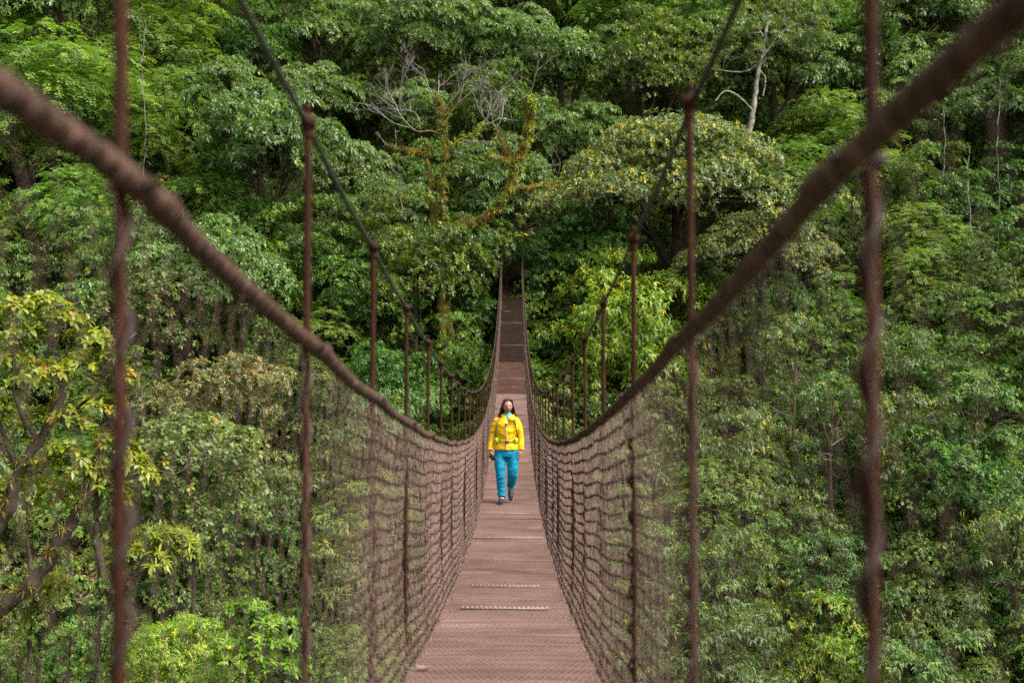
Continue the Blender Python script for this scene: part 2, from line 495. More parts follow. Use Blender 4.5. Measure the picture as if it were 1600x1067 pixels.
# ------------------------------------------------------------------ foliage
def leaf_mat(name, stops, rough=0.42, spec=0.5, trans=0.34, tcol=None, hue=0.03):
    m, t, p, o = nodes_of(name)
    at = t.nodes.new('ShaderNodeAttribute'); at.attribute_name = 'tint'
    oi = t.nodes.new('ShaderNodeObjectInfo')
    geo = t.nodes.new('ShaderNodeNewGeometry')
    f = t.nodes.new('ShaderNodeMath'); f.operation = 'MULTIPLY_ADD'; f.inputs[1].default_value = 0.16; f.inputs[2].default_value = -0.08
    t.links.new(geo.outputs['Random Per Island'], f.inputs[0])
    g = t.nodes.new('ShaderNodeMath'); g.operation = 'ADD'
    t.links.new(at.outputs['Fac'], g.inputs[0]); t.links.new(f.outputs[0], g.inputs[1])
    c = ramp(t, g.outputs[0], stops)
    h = t.nodes.new('ShaderNodeHueSaturation')
    v1 = t.nodes.new('ShaderNodeMapRange'); v1.inputs['To Min'].default_value = 0.5 - hue; v1.inputs['To Max'].default_value = 0.5 + hue * .7
    t.links.new(oi.outputs['Random'], v1.inputs['Value']); t.links.new(v1.outputs[0], h.inputs['Hue'])
    v2 = t.nodes.new('ShaderNodeMath'); v2.operation = 'MULTIPLY'; v2.inputs[1].default_value = 7.31
    v3 = t.nodes.new('ShaderNodeMath'); v3.operation = 'FRACT'
    v4 = t.nodes.new('ShaderNodeMapRange'); v4.inputs['To Min'].default_value = 0.8; v4.inputs['To Max'].default_value = 1.2
    t.links.new(oi.outputs['Random'], v2.inputs[0]); t.links.new(v2.outputs[0], v3.inputs[0]); t.links.new(v3.outputs[0], v4.inputs['Value'])
    t.links.new(v4.outputs[0], h.inputs['Value'])
    t.links.new(c, h.inputs['Color'])
    t.links.new(h.outputs[0], p.inputs['Base Color'])
    p.inputs['Roughness'].default_value = rough
    p.inputs['Specular IOR Level'].default_value = spec
    tr = t.nodes.new('ShaderNodeBsdfTranslucent')
    h2 = t.nodes.new('ShaderNodeMix'); h2.data_type = 'RGBA'; h2.blend_type = 'MULTIPLY'; h2.inputs[0].default_value = 1.0
    t.links.new(h.outputs[0], h2.inputs[6]); h2.inputs[7].default_value = (*(tcol or (1.5, 1.6, 0.6)), 1)
    t.links.new(h2.outputs[2], tr.inputs['Color'])
    mx = t.nodes.new('ShaderNodeMixShader'); mx.inputs[0].default_value = trans
    t.links.new(p.outputs[0], mx.inputs[1]); t.links.new(tr.outputs[0], mx.inputs[2])
    t.links.new(mx.outputs[0], o.inputs['Surface'])
    return m


LM = {
 'ochre':  leaf_mat('leaf_ochre', [(0.0, (.07, .05, .014)), (.35, (.14, .085, .02)), (.6, (.21, .18, .025)), (.85, (.16, .22, .03)), (1, (.44, .20, .03))], .5, .3, .2, hue=.01),
 'grey':   leaf_mat('leaf_grey_green', [(0.0, (.055, .105, .030)), (.5, (.112, .178, .054)), (.85, (.17, .24, .066)), (1, (.20, .29, .05))], .42, .45, .3, hue=.015),
 'dark':   leaf_mat('leaf_dark_glossy', [(0.0, (0.032, 0.074, 0.013)), (.5, (0.061, 0.128, 0.022)), (.85, (0.131, 0.216, 0.031)), (1, (0.232, 0.297, 0.033))], .4, .42, .32),
 'bright': leaf_mat('leaf_bright', [(0.0, (.055, .115, .018)), (.5, (.10, .185, .030)), (.85, (.165, .26, .04)), (1, (.24, .32, .045))], .5, .35, .35, hue=.02),
 'yellow': leaf_mat('leaf_yellow_tip', [(0.0, (.065, .10, .032)), (.5, (.125, .165, .055)), (.74, (.18, .21, .065)), (.84, (.30, .27, .035)), (1, (.40, .33, .03))], .4, .5, .2, hue=.01),
 'lime':   leaf_mat('leaf_lime', [(0.0, (0.081, 0.158, 0.013)), (.5, (0.149, 0.252, 0.022)), (.85, (0.253, 0.357, 0.033)), (.97, (0.345, 0.399, 0.033)), (1, (0.483, 0.378, 0.033))], .45, .45, .35, hue=.01),
 'olive':  leaf_mat('leaf_olive', [(0.0, (.055, .105, .026)), (.5, (.088, .145, .032)), (.85, (.145, .215, .042)), (.97, (.22, .29, .045)), (1, (.36, .28, .04))], .45, .45, .3, hue=.03),
 'rusty':  leaf_mat('leaf_rusty_tip', [(0.0, (0.060, 0.084, 0.025)), (.5, (0.120, 0.144, 0.040)), (.8, (0.19, 0.19, 0.060)), (1, (0.26, 0.17, 0.06))], .45, .5, .25, hue=.02),
 'gold':   leaf_mat('leaf_golden', [(0.0, (.10, .14, .01)), (.5, (.20, .24, .015)), (.9, (.34, .34, .02)), (1, (.36, .20, .03))], .42, .5, .35, hue=.01),
 'floor':  leaf_mat('leaf_undergrowth', [(0.0, (0.026, 0.058, 0.012)), (.5, (0.065, 0.117, 0.022)), (.85, (0.117, 0.195, 0.030)), (1, (0.208, 0.260, 0.036))], .5, .4, .25),
}
M_bark = mat_noise('mossy_bark', [(0.3, (.025, .018, .012)), (.55, (.06, .045, .03)), (.75, (.07, .085, .025))], 6, .85, .2, .6, 30)
M_pale = mat_noise('pale_bark', [(0.38, (.10, .08, .06)), (.5, (.26, .235, .20)), (.7, (.44, .41, .36))], 2.6, .8, .2, .5, 12)
M_grey = mat_noise('dead_wood', [(0.3, (.10, .085, .07)), (.7, (.24, .215, .185))], 5, .8, .2)
M_moss = mat_noise('moss', [(0.3, (.055, .036, .016)), (.5, (.14, .095, .03)), (.65, (.18, .165, .03)), (.8, (.30, .20, .06))], 9, .95, .1, .9, 30)


def nrm(a):
    return a / (np.linalg.norm(a, axis=-1, keepdims=True) + 1e-9)


def leaf_verts(B, D, N, L, W, droop, fine=False):
    """kite leaves folded along the midrib, tip bent down"""
    L = np.broadcast_to(L, (len(B),))[:, None]; W = np.broadcast_to(W, (len(B),))[:, None]
    Sd = nrm(np.cross(D, N)); N = np.cross(Sd, D)
    down = np.array([0, 0, -1.0])
    tip = B + D * L + down * L * droop
    if not fine:
        m = B + D * L * 0.5 + down * L * droop * .15
        l = m + Sd * W * .5 + N * W * .13; r = m - Sd * W * .5 + N * W * .13
        V = np.stack([B, r, tip, l], 1)
        T = np.array([[0, 1, 2], [0, 2, 3]])
        k = 4
    else:
        m1 = B + D * L * 0.28; m2 = B + D * L * .68 + down * L * droop * .35
        V = np.stack([B, m1 - Sd * W * .46 + N * W * .12, m2 - Sd * W * .42 + N * W * .10, tip, m2 + Sd * W * .42 + N * W * .10, m1 + Sd * W * .46 + N * W * .12, m1, m2], 1)
        T = np.array([[0, 1, 6], [1, 2, 7], [1, 7, 6], [2, 3, 7], [7, 3, 4], [6, 7, 4], [6, 4, 5], [0, 6, 5]])
        k = 8
    tri = (T[None] + (np.arange(len(B)) * k)[:, None, None]).reshape(-1, 3)
    return V.reshape(-1, 3), tri, k


def foliage(rg, C, Cn, Cr, flat, tw, nl, L, W, droop, style, young=0.12, up=0.5, fine=False):
    """C pad centres, Cn outward normals, Cr pad radii -> leaf mesh arrays"""
    nP = len(C); n = nP * tw
    pid = np.repeat(np.arange(nP), tw)
    a = rg.uniform(0, 2 * np.pi, n); r = np.sqrt(rg.uniform(0, 1, n))
    # disc frame: mostly horizontal, tipped outward
    Nn = nrm(Cn[pid] * 0.75 + np.array([0, 0, 1.0]))
    A = nrm(np.cross(Nn, np.array([0.3, 0.9, 0.1]))); Bv = np.cross(Nn, A)
    lob = 1 + 0.28 * np.sin(a * 3 + pid * 1.7) + .15 * np.sin(a * 7 + pid)
    rad = Cr[pid] * r * lob
    h = flat * Cr[pid] * (1 - r ** 2) + rg.normal(0, 0.07, n) * Cr[pid]
    out2 = A * np.cos(a)[:, None] + Bv * np.sin(a)[:, None]
    P = C[pid] + out2 * rad[:, None] + Nn * h[:, None]
    O = nrm(out2 * (0.35 + 0.65 * r)[:, None] + Nn * up + rg.normal(0, .22, (n, 3)))
    ptint = rg.uniform(0, 1, nP)
    ttint = 0.42 * ptint[pid] + 0.4 * rg.uniform(0, 1, n) + .04
    yg = rg.uniform(0, 1, n) < young
    ttint = np.where(yg, rg.uniform(.84, 1.0, n), ttint * .95)
    # leaves
    tid = np.repeat(np.arange(n), nl); j = np.tile(np.arange(nl), n); m = n * nl
    X = O[tid]
    U = nrm(np.cross(X, np.array([0.1, 0.2, 1.0]))); V_ = np.cross(X, U)
    ll = L * rg.uniform(.65, 1.2, m); ww = W * rg.uniform(.75, 1.15, m)
    if style == 'whorl':
        b = j * 2 * np.pi / nl + rg.uniform(0, .7, m)
        rd = U * np.cos(b)[:, None] + V_ * np.sin(b)[:, None]
        D = nrm(rd + X * rg.uniform(.1, .75, m)[:, None] + np.array([0, 0, -.12]))
        Bp = P[tid] + X * rg.uniform(0, .35, m)[:, None] * L
    elif style == 'pinnate':
        s = (j // 2 + .5) / max(1, nl // 2); sg = np.where(j % 2 == 0, 1.0, -1.0)
        hor = nrm(np.cross(X, np.array([0, 0, 1.0])))
        tl = L * (nl * .32)
        cur = X * (s * tl)[:, None] + np.array([0, 0, -1.0]) * (s ** 2 * tl * .45)[:, None]
        D = nrm(hor * sg[:, None] + X * .6 + rg.normal(0, .15, (m, 3)) + np.array([0, 0, -.2]))
        Bp = P[tid] + cur
    else:   # 'hang': drooping lance leaves
        b = rg.uniform(0, 2 * np.pi, m)
        rd = U * np.cos(b)[:, None] + V_ * np.sin(b)[:, None]
        D = nrm(rd * .8 + X * .5 + np.array([0, 0, -.55]) + rg.normal(0, .15, (m, 3)))
        Bp = P[tid] + X * (rg.uniform(-1.0, 1.2, m) * L)[:, None]
    upv = nrm(np.array([0, 0, 1.0]) + X * .5 + rg.normal(0, .28, (m, 3)))
    Vv, T, k = leaf_verts(Bp, D, upv, ll, ww, droop, fine)
    tint = np.repeat(np.clip(ttint[tid], 0, 1), k)
    return Vv, T, tint


def crown_pads(rg, R, H, z0, n, pr, low=-0.25, inner=0.22, lobes=.25, umbrella=False):
    d = nrm(rg.normal(0, 1, (n * 6, 3)))
    d = d[d[:, 2] > low]
    # spread directions (greedy)
    sel = [d[0]]
    cand = d[1:]
    for _ in range(n - 1):
        if len(cand) == 0: break
        D2 = np.min(((cand[:, None, :] - np.array(sel)[None]) ** 2).sum(-1), 1)
        i = int(np.argmax(D2 + rg.uniform(0, .12, len(D2)))); sel.append(cand[i]); cand = np.delete(cand, i, 0)
    d = np.array(sel); n = len(d)
    ph = rg.uniform(0, 6.28, 4)
    lob = 1 + lobes * (np.sin(3 * np.arctan2(d[:, 1], d[:, 0]) + ph[0]) * .5 + np.sin(5 * d[:, 2] + ph[1] + 2 * d[:, 0]) * .5)
    rr = lob * np.where(rg.uniform(0, 1, n) < inner, rg.uniform(.35, .7, n), rg.uniform(.82, 1.0, n))
    C = d * np.array([R, R, H]) * rr[:, None]
    if umbrella:
        C[:, 2] = H * (1 - (np.hypot(C[:, 0], C[:, 1]) / R) ** 2 * .85) * np.where(rg.uniform(0, 1, n) < .45, rg.uniform(-.1, .7, n), 1.0) - .1 * H
    C[:, 2] += z0
    return C, nrm(d * np.array([1 / R, 1 / R, 1 / H])), pr * rg.uniform(.7, 1.25, n)


def trunk_mesh(rg, C, Ht, z_fork, r0, lean=(0, 0), limbs=6, wig=.25, depth=4.0, mat=None, sides=7):
    """tapered trunk from -depth up, main limbs to groups of pads, a branch into every pad"""
    mb = MB()
    k = 9
    z = np.linspace(-depth, z_fork, k)
    tt = (z + depth) / (z_fork + depth)
    bx = lean[0] * tt ** 1.3 + wig * .4 * np.sin(tt * 5 + rg.uniform(0, 6)) * tt
    by = lean[1] * tt ** 1.3 + wig * .4 * np.sin(tt * 4 + rg.uniform(0, 6)) * tt
    T = np.stack([bx, by, z], -1)
    mb.tube(T, r0 * (1.15 - .5 * tt), sides)
    top = T[-1]
    # k-means-ish grouping
    cen = C[rg.choice(len(C), min(limbs, len(C)), replace=False)]
    for _ in range(4):
        g = np.argmin(((C[:, None] - cen[None]) ** 2).sum(-1), 1)
        cen = np.array([C[g == i].mean(0) if (g == i).any() else cen[i] for i in range(len(cen))])
    g = np.argmin(((C[:, None] - cen[None]) ** 2).sum(-1), 1)
    for i in range(len(cen)):
        if not (g == i).any(): continue
        s = np.linspace(0, 1, 7)[:, None]
        st = T[-1 - (i % 3)]
        mid = st * .55 + cen[i] * .45 + np.array([0, 0, .12 * Ht * rg.uniform(-.4, 1)]) + rg.normal(0, wig, 3)
        end = cen[i] - np.array([0, 0, .25])
        Lm = (1 - s) ** 2 * st + 2 * s * (1 - s) * mid + s ** 2 * end
        Lm[1:-1] += rg.normal(0, wig * .18, (5, 3))
        rl = r0 * .42 * (1 - .75 * s[:, 0])
        mb.tube(Lm, rl, 6)
        for c in C[g == i]:
            j = int(rg.integers(2, 6)); a = Lm[j]; e = c
            s3 = np.linspace(0, 1, 5)[:, None]
            mid = a * .5 + e * .5 + rg.normal(0, wig * .6, 3)
            Bb = (1 - s3) ** 2 * a + 2 * s3 * (1 - s3) * mid + s3 ** 2 * e
            mb.tube(Bb, max(rl[j] * .5, .012) * (1 - .6 * s3[:, 0]), 4)
            for _ in range(3):
                e2 = e + rg.normal(0, .35, 3) * np.array([1, 1, .5])
                mb.tube([Bb[3], (Bb[3] + e2) / 2 + rg.normal(0, .05, 3), e2], [.014, .010, .005], 3)
    return mb


# kind: name, label phrase, R, H(semi height), trunk height to crown centre, pads, pad r, flat, twigs, leaves, L, W, droop, style, young, material
KIND = {
 'grey':   dict(nm='broadleaf_tree', R=3.7, H=3.0, z0=6.5, n=56, pr=.98, flat=.38, tw=44, nl=7, L=.27, W=.12, dr=.28, st='whorl', yg=.05, m='grey', r0=.2, up=.55),
 'dark':   dict(nm='evergreen_tree', R=2.8, H=2.5, z0=5.0, n=54, pr=.85, flat=.45, tw=46, nl=7, L=.20, W=.075, dr=.1, st='whorl', yg=.14, m='dark', r0=.16, up=.8),
 'bright': dict(nm='layered_tree', R=2.5, H=2.6, z0=4.6, n=48, pr=.95, flat=.16, tw=40, nl=10, L=.15, W=.07, dr=.12, st='pinnate', yg=.22, m='bright', r0=.11, up=.15),
 'yellow': dict(nm='umbrella_tree', R=6.4, H=3.9, z0=5.6, n=165, pr=1.05, flat=.42, tw=60, nl=7, L=.18, W=.08, dr=.15, st='whorl', yg=.14, m='yellow', r0=.42, up=.8, umb=True),
 'lime':   dict(nm='leafy_bush', R=3.1, H=3.0, z0=2.6, n=70, pr=.85, flat=.5, tw=42, nl=8, L=.22, W=.085, dr=.3, st='hang', yg=.30, m='lime', r0=.12, up=.6),
 'olive':  dict(nm='young_tree', R=1.9, H=2.1, z0=4.3, n=32, pr=.60, flat=.45, tw=26, nl=9, L=.20, W=.062, dr=.3, st='hang', yg=.16, m='olive', r0=.075, up=.5),
 'rusty':  dict(nm='shrub', R=1.9, H=1.7, z0=1.8, n=40, pr=.62, flat=.5, tw=34, nl=7, L=.18, W=.08, dr=.2, st='whorl', yg=.25, m='rusty', r0=.07, up=.7),
 'fine':   dict(nm='slender_tree', R=1.7, H=2.3, z0=4.6, n=34, pr=.55, flat=.4, tw=44, nl=8, L=.11, W=.055, dr=.15, st='whorl', yg=.14, m='dark', r0=.06, up=.7),
 'round':  dict(nm='round_leaved_tree', R=2.3, H=2.3, z0=4.6, n=44, pr=.8, flat=.4, tw=40, nl=5, L=.20, W=.16, dr=.22, st='whorl', yg=.10, m='olive', r0=.08, up=.7),
}


def make_proto(kind, seed, sc=1.0, **kw):
    k = dict(KIND[kind]); k.update(kw)
    rg = np.random.default_rng(seed)
    C, Cn, Cr = crown_pads(rg, k['R'], k['H'], k['z0'], k['n'], k['pr'], k.get('low', -.35), .25, k.get('lob', .42), k.get('umb', False))
    V, T, tint = foliage(rg, C, Cn, Cr, k['flat'], k['tw'], k['nl'], k['L'], k['W'], k['dr'], k['st'], k['yg'], k['up'], k.get('fine', False))
    me = mesh_np(k['nm'] + '_crown', V, None, T, False, tint, [LM[k['m']]])
    tm = trunk_mesh(rg, C, k['z0'], k['z0'] - k['H'] * (.35 if not k.get('umb') else .1), k['r0'], k.get('lean', (rg.normal(0, .4), rg.normal(0, .3))), k.get('limbs', 7), k.get('wig', .3), k.get('depth', 7.0)).mesh(k['nm'] + '_trunk', [k.get('bark', M_bark)], True)
    return k['nm'], me, tm


PROTO = {}
for kd, cnt in [('grey', 3), ('dark', 3), ('bright', 3), ('yellow', 1), ('lime', 2), ('olive', 4), ('fine', 3), ('rusty', 2), ('round', 1)]:
    PROTO[kd] = [make_proto(kd, 100 + 17 * i + len(kd) * 31 + ord(kd[0])) for i in range(cnt)]


def solve_y(px, py, hc, ymin=38, ymax=110):
    """distance at which a crown centre hc above the slope shows at photo pixel (px, py)"""
    ys = np.linspace(ymin, ymax, 400)
    xs = (px - 800) / PX * ys
    g = ground(xs, ys) + hc
    want = -(py - 533.5) / PX * ys
    s = g - want
    i = np.argmax(s > 0)
    if s[i] <= 0: return None
    return float(ys[i])


TREES = []            # (kind, x, y, zbase, scale, px, py, rpx, featured label)


def plant(kind, px, py, sc=1.0, y=None, label=None, var=None, rz=None, minor=None, zs=1.0):
    k = KIND[kind]; hc = k['z0'] * sc * zs
    if y is None: y = solve_y(px, py, hc)
    if y is None: return None
    x = (px - 800) / PX * y
    zc = -(py - 533.5) / PX * y
    TREES.append(dict(kind=kind, x=x, y=y, z=zc - hc, sc=sc, zs=zs, px=px, py=py, r=k['R'] * sc * PX / y, label=label, var=var, rz=rz))
    return TREES[-1]


# trees one can point to in the photograph
plant('grey', 425, 235, 1.08, label='large grey-green broadleaf tree with whorled leaves left of the bare mossy tree', var=0, rz=.4)
plant('grey', 560, 300, .8, label='grey-green tree crown directly behind the second left hanger rod', var=1)
plant('grey', 650, 60, 1.0, label='grey-green tree with dark spreading boughs above the bare mossy tree', var=2)
plant('grey', 770, 300, .85, label='grey-green broadleaf tree behind the mossy forked limb', var=0, rz=2.2)
plant('grey', 660, 185, .62, label='small pale grey-green crown behind the bare grey twigs', var=1, rz=1.0)
plant('grey', 600, 370, .75, label='grey-green crown low behind the left cable near the third rod', var=2, rz=2.7)
plant('yellow', 1055, 315, 1.06, label='broad umbrella-shaped tree with yellow-tipped leaves right of the bridge end', var=0, rz=.3)
plant('yellow', 1190, 395, .5, y=56, label='smaller yellow-tipped crown stepping down right of the umbrella tree', var=0, rz=2.0)
plant('lime', 978, 552, 1.2, label='bright yellow-green leafy bush right of the bridge deck', var=0)
plant('lime', 1075, 600, .7, label='bright green bush behind the second right hanger rod', var=1)
plant('dark', 650, 440, 1.15, label='dark glossy-leaved tree left of the bridge deck with pale twigs', var=0)
plant('dark', 560, 480, .85, label='dark evergreen between the second and third left hanger rods', var=1)
plant('dark', 735, 400, .8, label='dark evergreen leaning over the left side of the far bridge end', var=2)
plant('dark', 905, 400, .85, label='dark green tree overhanging the right side of the far bridge end', var=1, rz=1.3)
plant('dark', 700, 590, .8, label='dark low tree beside the bridge below the left cable dip', var=0, rz=2.4)
plant('dark', 600, 620, .75, label='green tree seen through the left hanger rods above the rail', var=2, rz=4)
plant('dark', 880, 470, .7, label='deep green shrubby tree tight against the right side of the far deck', var=2, rz=5)
plant('bright', 100, 150, 1.35, label='large fresh green tree with flat leaf layers in the upper left corner', var=0)
plant('bright', 250, 60, 1.2, label='fresh green tree with flat layers at the top behind the nearest left rod', var=1)
plant('bright', 290, 190, .9, label='light green layered tree just right of the nearest left rod', var=2)
plant('bright', 1285, 215, 1.0, label='vivid green layered tree left of the nearest right rod', var=0, rz=2)
plant('bright', 1240, 300, .75, y=57.5, label='yellow-green layered tree above the right handrail', var=1, rz=1)
plant('bright', 1450, 400, .85, label='layered tree under the right handrail, right of the nearest right rod', var=2, rz=3)
plant('grey', 1440, 120, .85, label='grey-green tree between the nearest right rod and the right handrail', var=1, rz=4)
plant('dark', 1010, 120, 1.2, label='dark tree with broad boughs at the top left of the right cable', var=1, rz=2)
plant('grey', 1035, 145, .5, label='small pale-green crown beside the top of the right cable', var=2, rz=1)
plant('bright', 1165, 300, .5, y=61, label='small yellow-green crown hiding the foot of the pale-trunked tree', var=2, rz=2)
plant('lime', 285, 1045, .42, y=31, label='yellow-green bush at the bottom edge between the two lower left rods', var=1)
plant('rusty', 360, 625, .95, label='broad shrub with rusty-tipped leaves seen through the left netting', var=0, y=44)
plant('round', 300, 755, .9, label='round-leaved green tree through the left netting between the nearest two rods', var=0, y=36)
plant('bright', 960, 30, 1.0, label='mid green layered tree at the top edge above the umbrella tree', var=2, rz=1)


def kind_at(px, py, rg):
    u = rg.uniform()
    if py < 260:
        if px < 330: return 'bright' if u < .62 else ('dark' if u < .85 else 'grey')
        if px < 880: return 'grey' if u < .62 else 'dark'
        if px < 1330: return 'dark' if u < .6 else ('bright' if u < .8 else 'grey')
        return 'grey' if u < .35 else ('dark' if u < .75 else 'bright')
    if py < 480:
        if px < 200: return 'rusty' if u < .3 else ('bright' if u < .6 else 'olive')
        if px < 450: return 'bright' if u < .35 else ('dark' if u < .6 else 'grey' if u < .8 else 'rusty')
        if px < 900: return 'dark' if u < .65 else 'grey'
        if px < 1200: return 'dark' if u < .8 else 'lime'
        return 'bright' if u < .4 else ('fine' if u < .65 else 'dark')
    if px < 480: return 'olive' if u < .22 else ('fine' if u < .4 else 'rusty' if u < .52 else 'bright' if u < .7 else 'dark' if u < .88 else 'round')
    if px < 900: return 'dark' if u < .6 else ('bright' if u < .8 else 'olive')
    return 'olive' if u < .42 else ('fine' if u < .72 else 'bright' if u < .82 else 'dark' if u < .93 else 'lime')


CLEAR = [(600, 150, 860, 350, 60), (1150, 60, 1210, 225, 64.5), (0, 480, 200, 1000, 28), (160, 830, 320, 930, 30), (350, 950, 465, 1067, 30)]
rg = np.random.default_rng(5)
for _ in range(5200):
    px = rg.uniform(-110, 1710); py = rg.uniform(-150, 1230)
    kd = kind_at(px, py, rg); sc = rg.uniform(.68, 1.12) * (.75 if py > 480 and kd in ('dark', 'bright', 'lime') else 1)
    k = KIND[kd]
    y = solve_y(px, py, k['z0'] * sc, ymin=36)
    if y is None or y > 100: continue
    x = (px - 800) / PX * y
    r = k['R'] * sc * PX / y
    # keep the bridge corridor free
    ztop = -(py - 533.5) / PX * y + k['H'] * sc
    if y < 66 and abs(x) < k['R'] * sc * .8 + .75 and ztop > deck_z(min(y, 63) / S) - 0.4: continue
    if any(px + r > a and px - r < c and py + r * .8 > b and py - r * .8 < d and y < yy + 2.5 for a, b, c, d, yy in CLEAR): continue
    ok = True
    for t in TREES:
        f = .70 if (t['kind'] == kd and t['label'] is None) else .60
        dd = math.hypot(t['px'] - px, (t['py'] - py) * 1.15)
        if dd < f * (t['r'] + r) * .92: ok = False; break
    if not ok: continue
    TREES.append(dict(kind=kd, x=x, y=y, z=-(py - 533.5) / PX * y - k['z0'] * sc, sc=sc, zs=1.0, px=px, py=py, r=r, label=None, var=None, rz=None))
print('TREES', len(TREES), {k: sum(t['kind'] == k for t in TREES) for k in KIND})

LOOK = {'grey': ('grey-green broadleaf tree', 'tree', 'grey-green broadleaf trees on the slope'),
        'dark': ('dark glossy evergreen tree', 'tree', 'dark evergreen trees on the slope'),
        'bright': ('fresh green layered tree', 'tree', 'fresh green layered trees'),
        'yellow': ('yellow-tipped umbrella tree', 'tree', 'yellow-tipped umbrella trees'),
        'lime': ('bright yellow-green bush', 'bush', 'bright yellow-green bushes'),
        'olive': ('slender olive-green young tree', 'young tree', 'slender young trees in the valley'),
        'rusty': ('shrub with rusty-tipped leaves', 'shrub', 'rusty-tipped shrubs'),
        'fine': ('small-leaved slender green tree', 'young tree', 'small-leaved slender trees'),
        'round': ('round-leaved green tree', 'tree', 'round-leaved trees')}
MARK = [('the far bridge end', 803, 415), ('the bare mossy tree', 690, 260), ('the umbrella tree', 1045, 290), ('the pale-trunked tree', 1180, 150),
        ('the nearest left rod', 196, 330), ('the second left rod', 483, 400), ('the third left rod', 586, 480), ('the second right rod', 1082, 400),
        ('the nearest right rod', 1357, 330), ('the lower nearest left rod', 192, 800), ('the lower second left rod', 478, 820),
        ('the lower nearest right rod', 1360, 800), ('the lower second right rod', 1085, 820), ('the upper left corner', 0, 0), ('the upper right corner', 1600, 0),
        ('the lower left corner', 0, 1067), ('the lower right corner', 1600, 1067), ('the walking person', 790, 700), ('the top end of the left cable', 395, 0), ('the top end of the right cable', 1160, 0),
        ('the left frame edge midway', 0, 533), ('the right frame edge midway', 1600, 533)]


def where(px, py):
    nm, mx, my = min(MARK, key=lambda m: math.hypot(m[1] - px, m[2] - py))
    dx, dy = px - mx, py - my
    if abs(dx) < 32 and abs(dy) < 32: d = 'right behind'
    else:
        v = 'above' if dy < 0 else 'below'; h = 'left of' if dx < 0 else 'right of'
        if abs(dx) > 2 * abs(dy): d = h
        elif abs(dy) > 2 * abs(dx): d = v
        else: d = v + ' and ' + h
    far = math.hypot(dx, dy)
    return (('just ' if far < 75 else '') if d != 'right behind' and len(d) < 9 else '') + d + ' ' + nm


groups = {}
for t in TREES:
    if t['label'] is None:
        t['w'] = where(t['px'], t['py']); groups.setdefault((t['kind'], t['w']), []).append(t)
for (kd, w), L_ in groups.items():
    base = LOOK[kd][0]
    if len(L_) == 1: L_[0]['label'] = f'{base} {w}'
    elif len(L_) == 2:
        a, b = sorted(L_, key=lambda t: t['py'])
        if abs(a['py'] - b['py']) > 35: a['label'] = f'upper {base} {w}'; b['label'] = f'lower {base} {w}'
        else:
            a, b = sorted(L_, key=lambda t: t['px']); a['label'] = f'left-hand {base} {w}'; b['label'] = f'right-hand {base} {w}'
    else:
        s = sorted(L_, key=lambda t: t['py']); o_ = ['highest', 'second highest', 'third highest', 'fourth highest', 'fifth highest', 'sixth highest', 'seventh highest', 'eighth highest']
        for i, t in enumerate(s): t['label'] = f'{o_[min(i, 7)]} {base} {w}'

for i, t in enumerate(TREES):
    var = t['var'] if t['var'] is not None else int(rg.integers(len(PROTO[t['kind']])))
    nm, cm, tm = PROTO[t['kind']][var % len(PROTO[t['kind']])]
    e = empty(nm, (t['x'], t['y'], t['z']), t['rz'] if t['rz'] is not None else rg.uniform(0, 6.28))
    s = t['sc']; e.scale = (s * rg.uniform(.95, 1.05), s, s * t['zs'])
    lk = LOOK[t['kind']]
    tag(e, t['label'], lk[1], lk[2])
    link('crown', cm, e); link('trunk', tm, e)

# ------------------------------------------------------------------ undergrowth over the whole slope
rg = np.random.default_rng(21)
nU = 42000
ux = rg.uniform(-1, 1, nU); uy = rg.uniform(0, 1, nU) ** .8 * 54 + 36
ux = ux * (uy * .44 + 5)
uz = ground(ux, uy)
bump = .5 + .5 * np.sin(ux * 1.3 + 2 * np.sin(uy * .7)) * np.sin(uy * 1.1 + ux * .4)
keep = ~((np.abs(ux + .04) < 1.0) & (uy < 64.0) & (uz + 1.2 > deck_z(np.minimum(uy, 63) / S) - .3))
ux, uy, uz, bump = ux[keep], uy[keep], uz[keep], bump[keep]
fx = rg.uniform(-1, 1, 26000); fy = rg.uniform(3, 38, 26000); fx = np.sign(fx) * (6 + np.abs(fx) * 62)
ux = np.concatenate([ux, fx]); uy = np.concatenate([uy, fy]); uz = np.concatenate([uz, ground(fx, fy)]); bump = np.concatenate([bump, .9 + .9 * np.sin(fx * .9 + fy * .5)])
m = len(ux)
P = np.stack([ux, uy, uz + .1 + (1.3 * bump + .25) * rg.uniform(.2, 1, m)], -1)
V, T, tint = foliage(rg, P, np.tile([0, -.3, .9], (m, 1)), np.full(m, .22), .4, 1, 7, .26, .11, .2, 'whorl', .12, .8)
ug = link('undergrowth', mesh_np('undergrowth', V, None, T, False, tint, [LM['floor']]))
tag(ug, 'low leafy undergrowth covering the slope between the tree trunks', 'undergrowth', None, 'stuff')
# ------------------------------------------------------------------ single trees drawn limb by limb
def W3(px, py, y):
    return np.array([(px - 800) / PX * y, y, -(py - 533.5) / PX * y])


def smooth_path(pts, n=6):
    pts = np.asarray(pts, float); K = len(pts)
    t = np.linspace(0, K - 1, (K - 1) * n + 1)
    ext = np.vstack([2 * pts[0] - pts[1], pts, 2 * pts[-1] - pts[-2]])
    out = []
    for u in t:
        i = min(int(u), K - 2); f = u - i
        p0, p1, p2, p3 = ext[i], ext[i + 1], ext[i + 2], ext[i + 3]
        out.append(.5 * ((2 * p1) + (-p0 + p2) * f + (2 * p0 - 5 * p1 + 4 * p2 - p3) * f * f + (-p0 + 3 * p1 - 3 * p2 + p3) * f ** 3))
    return np.array(out)


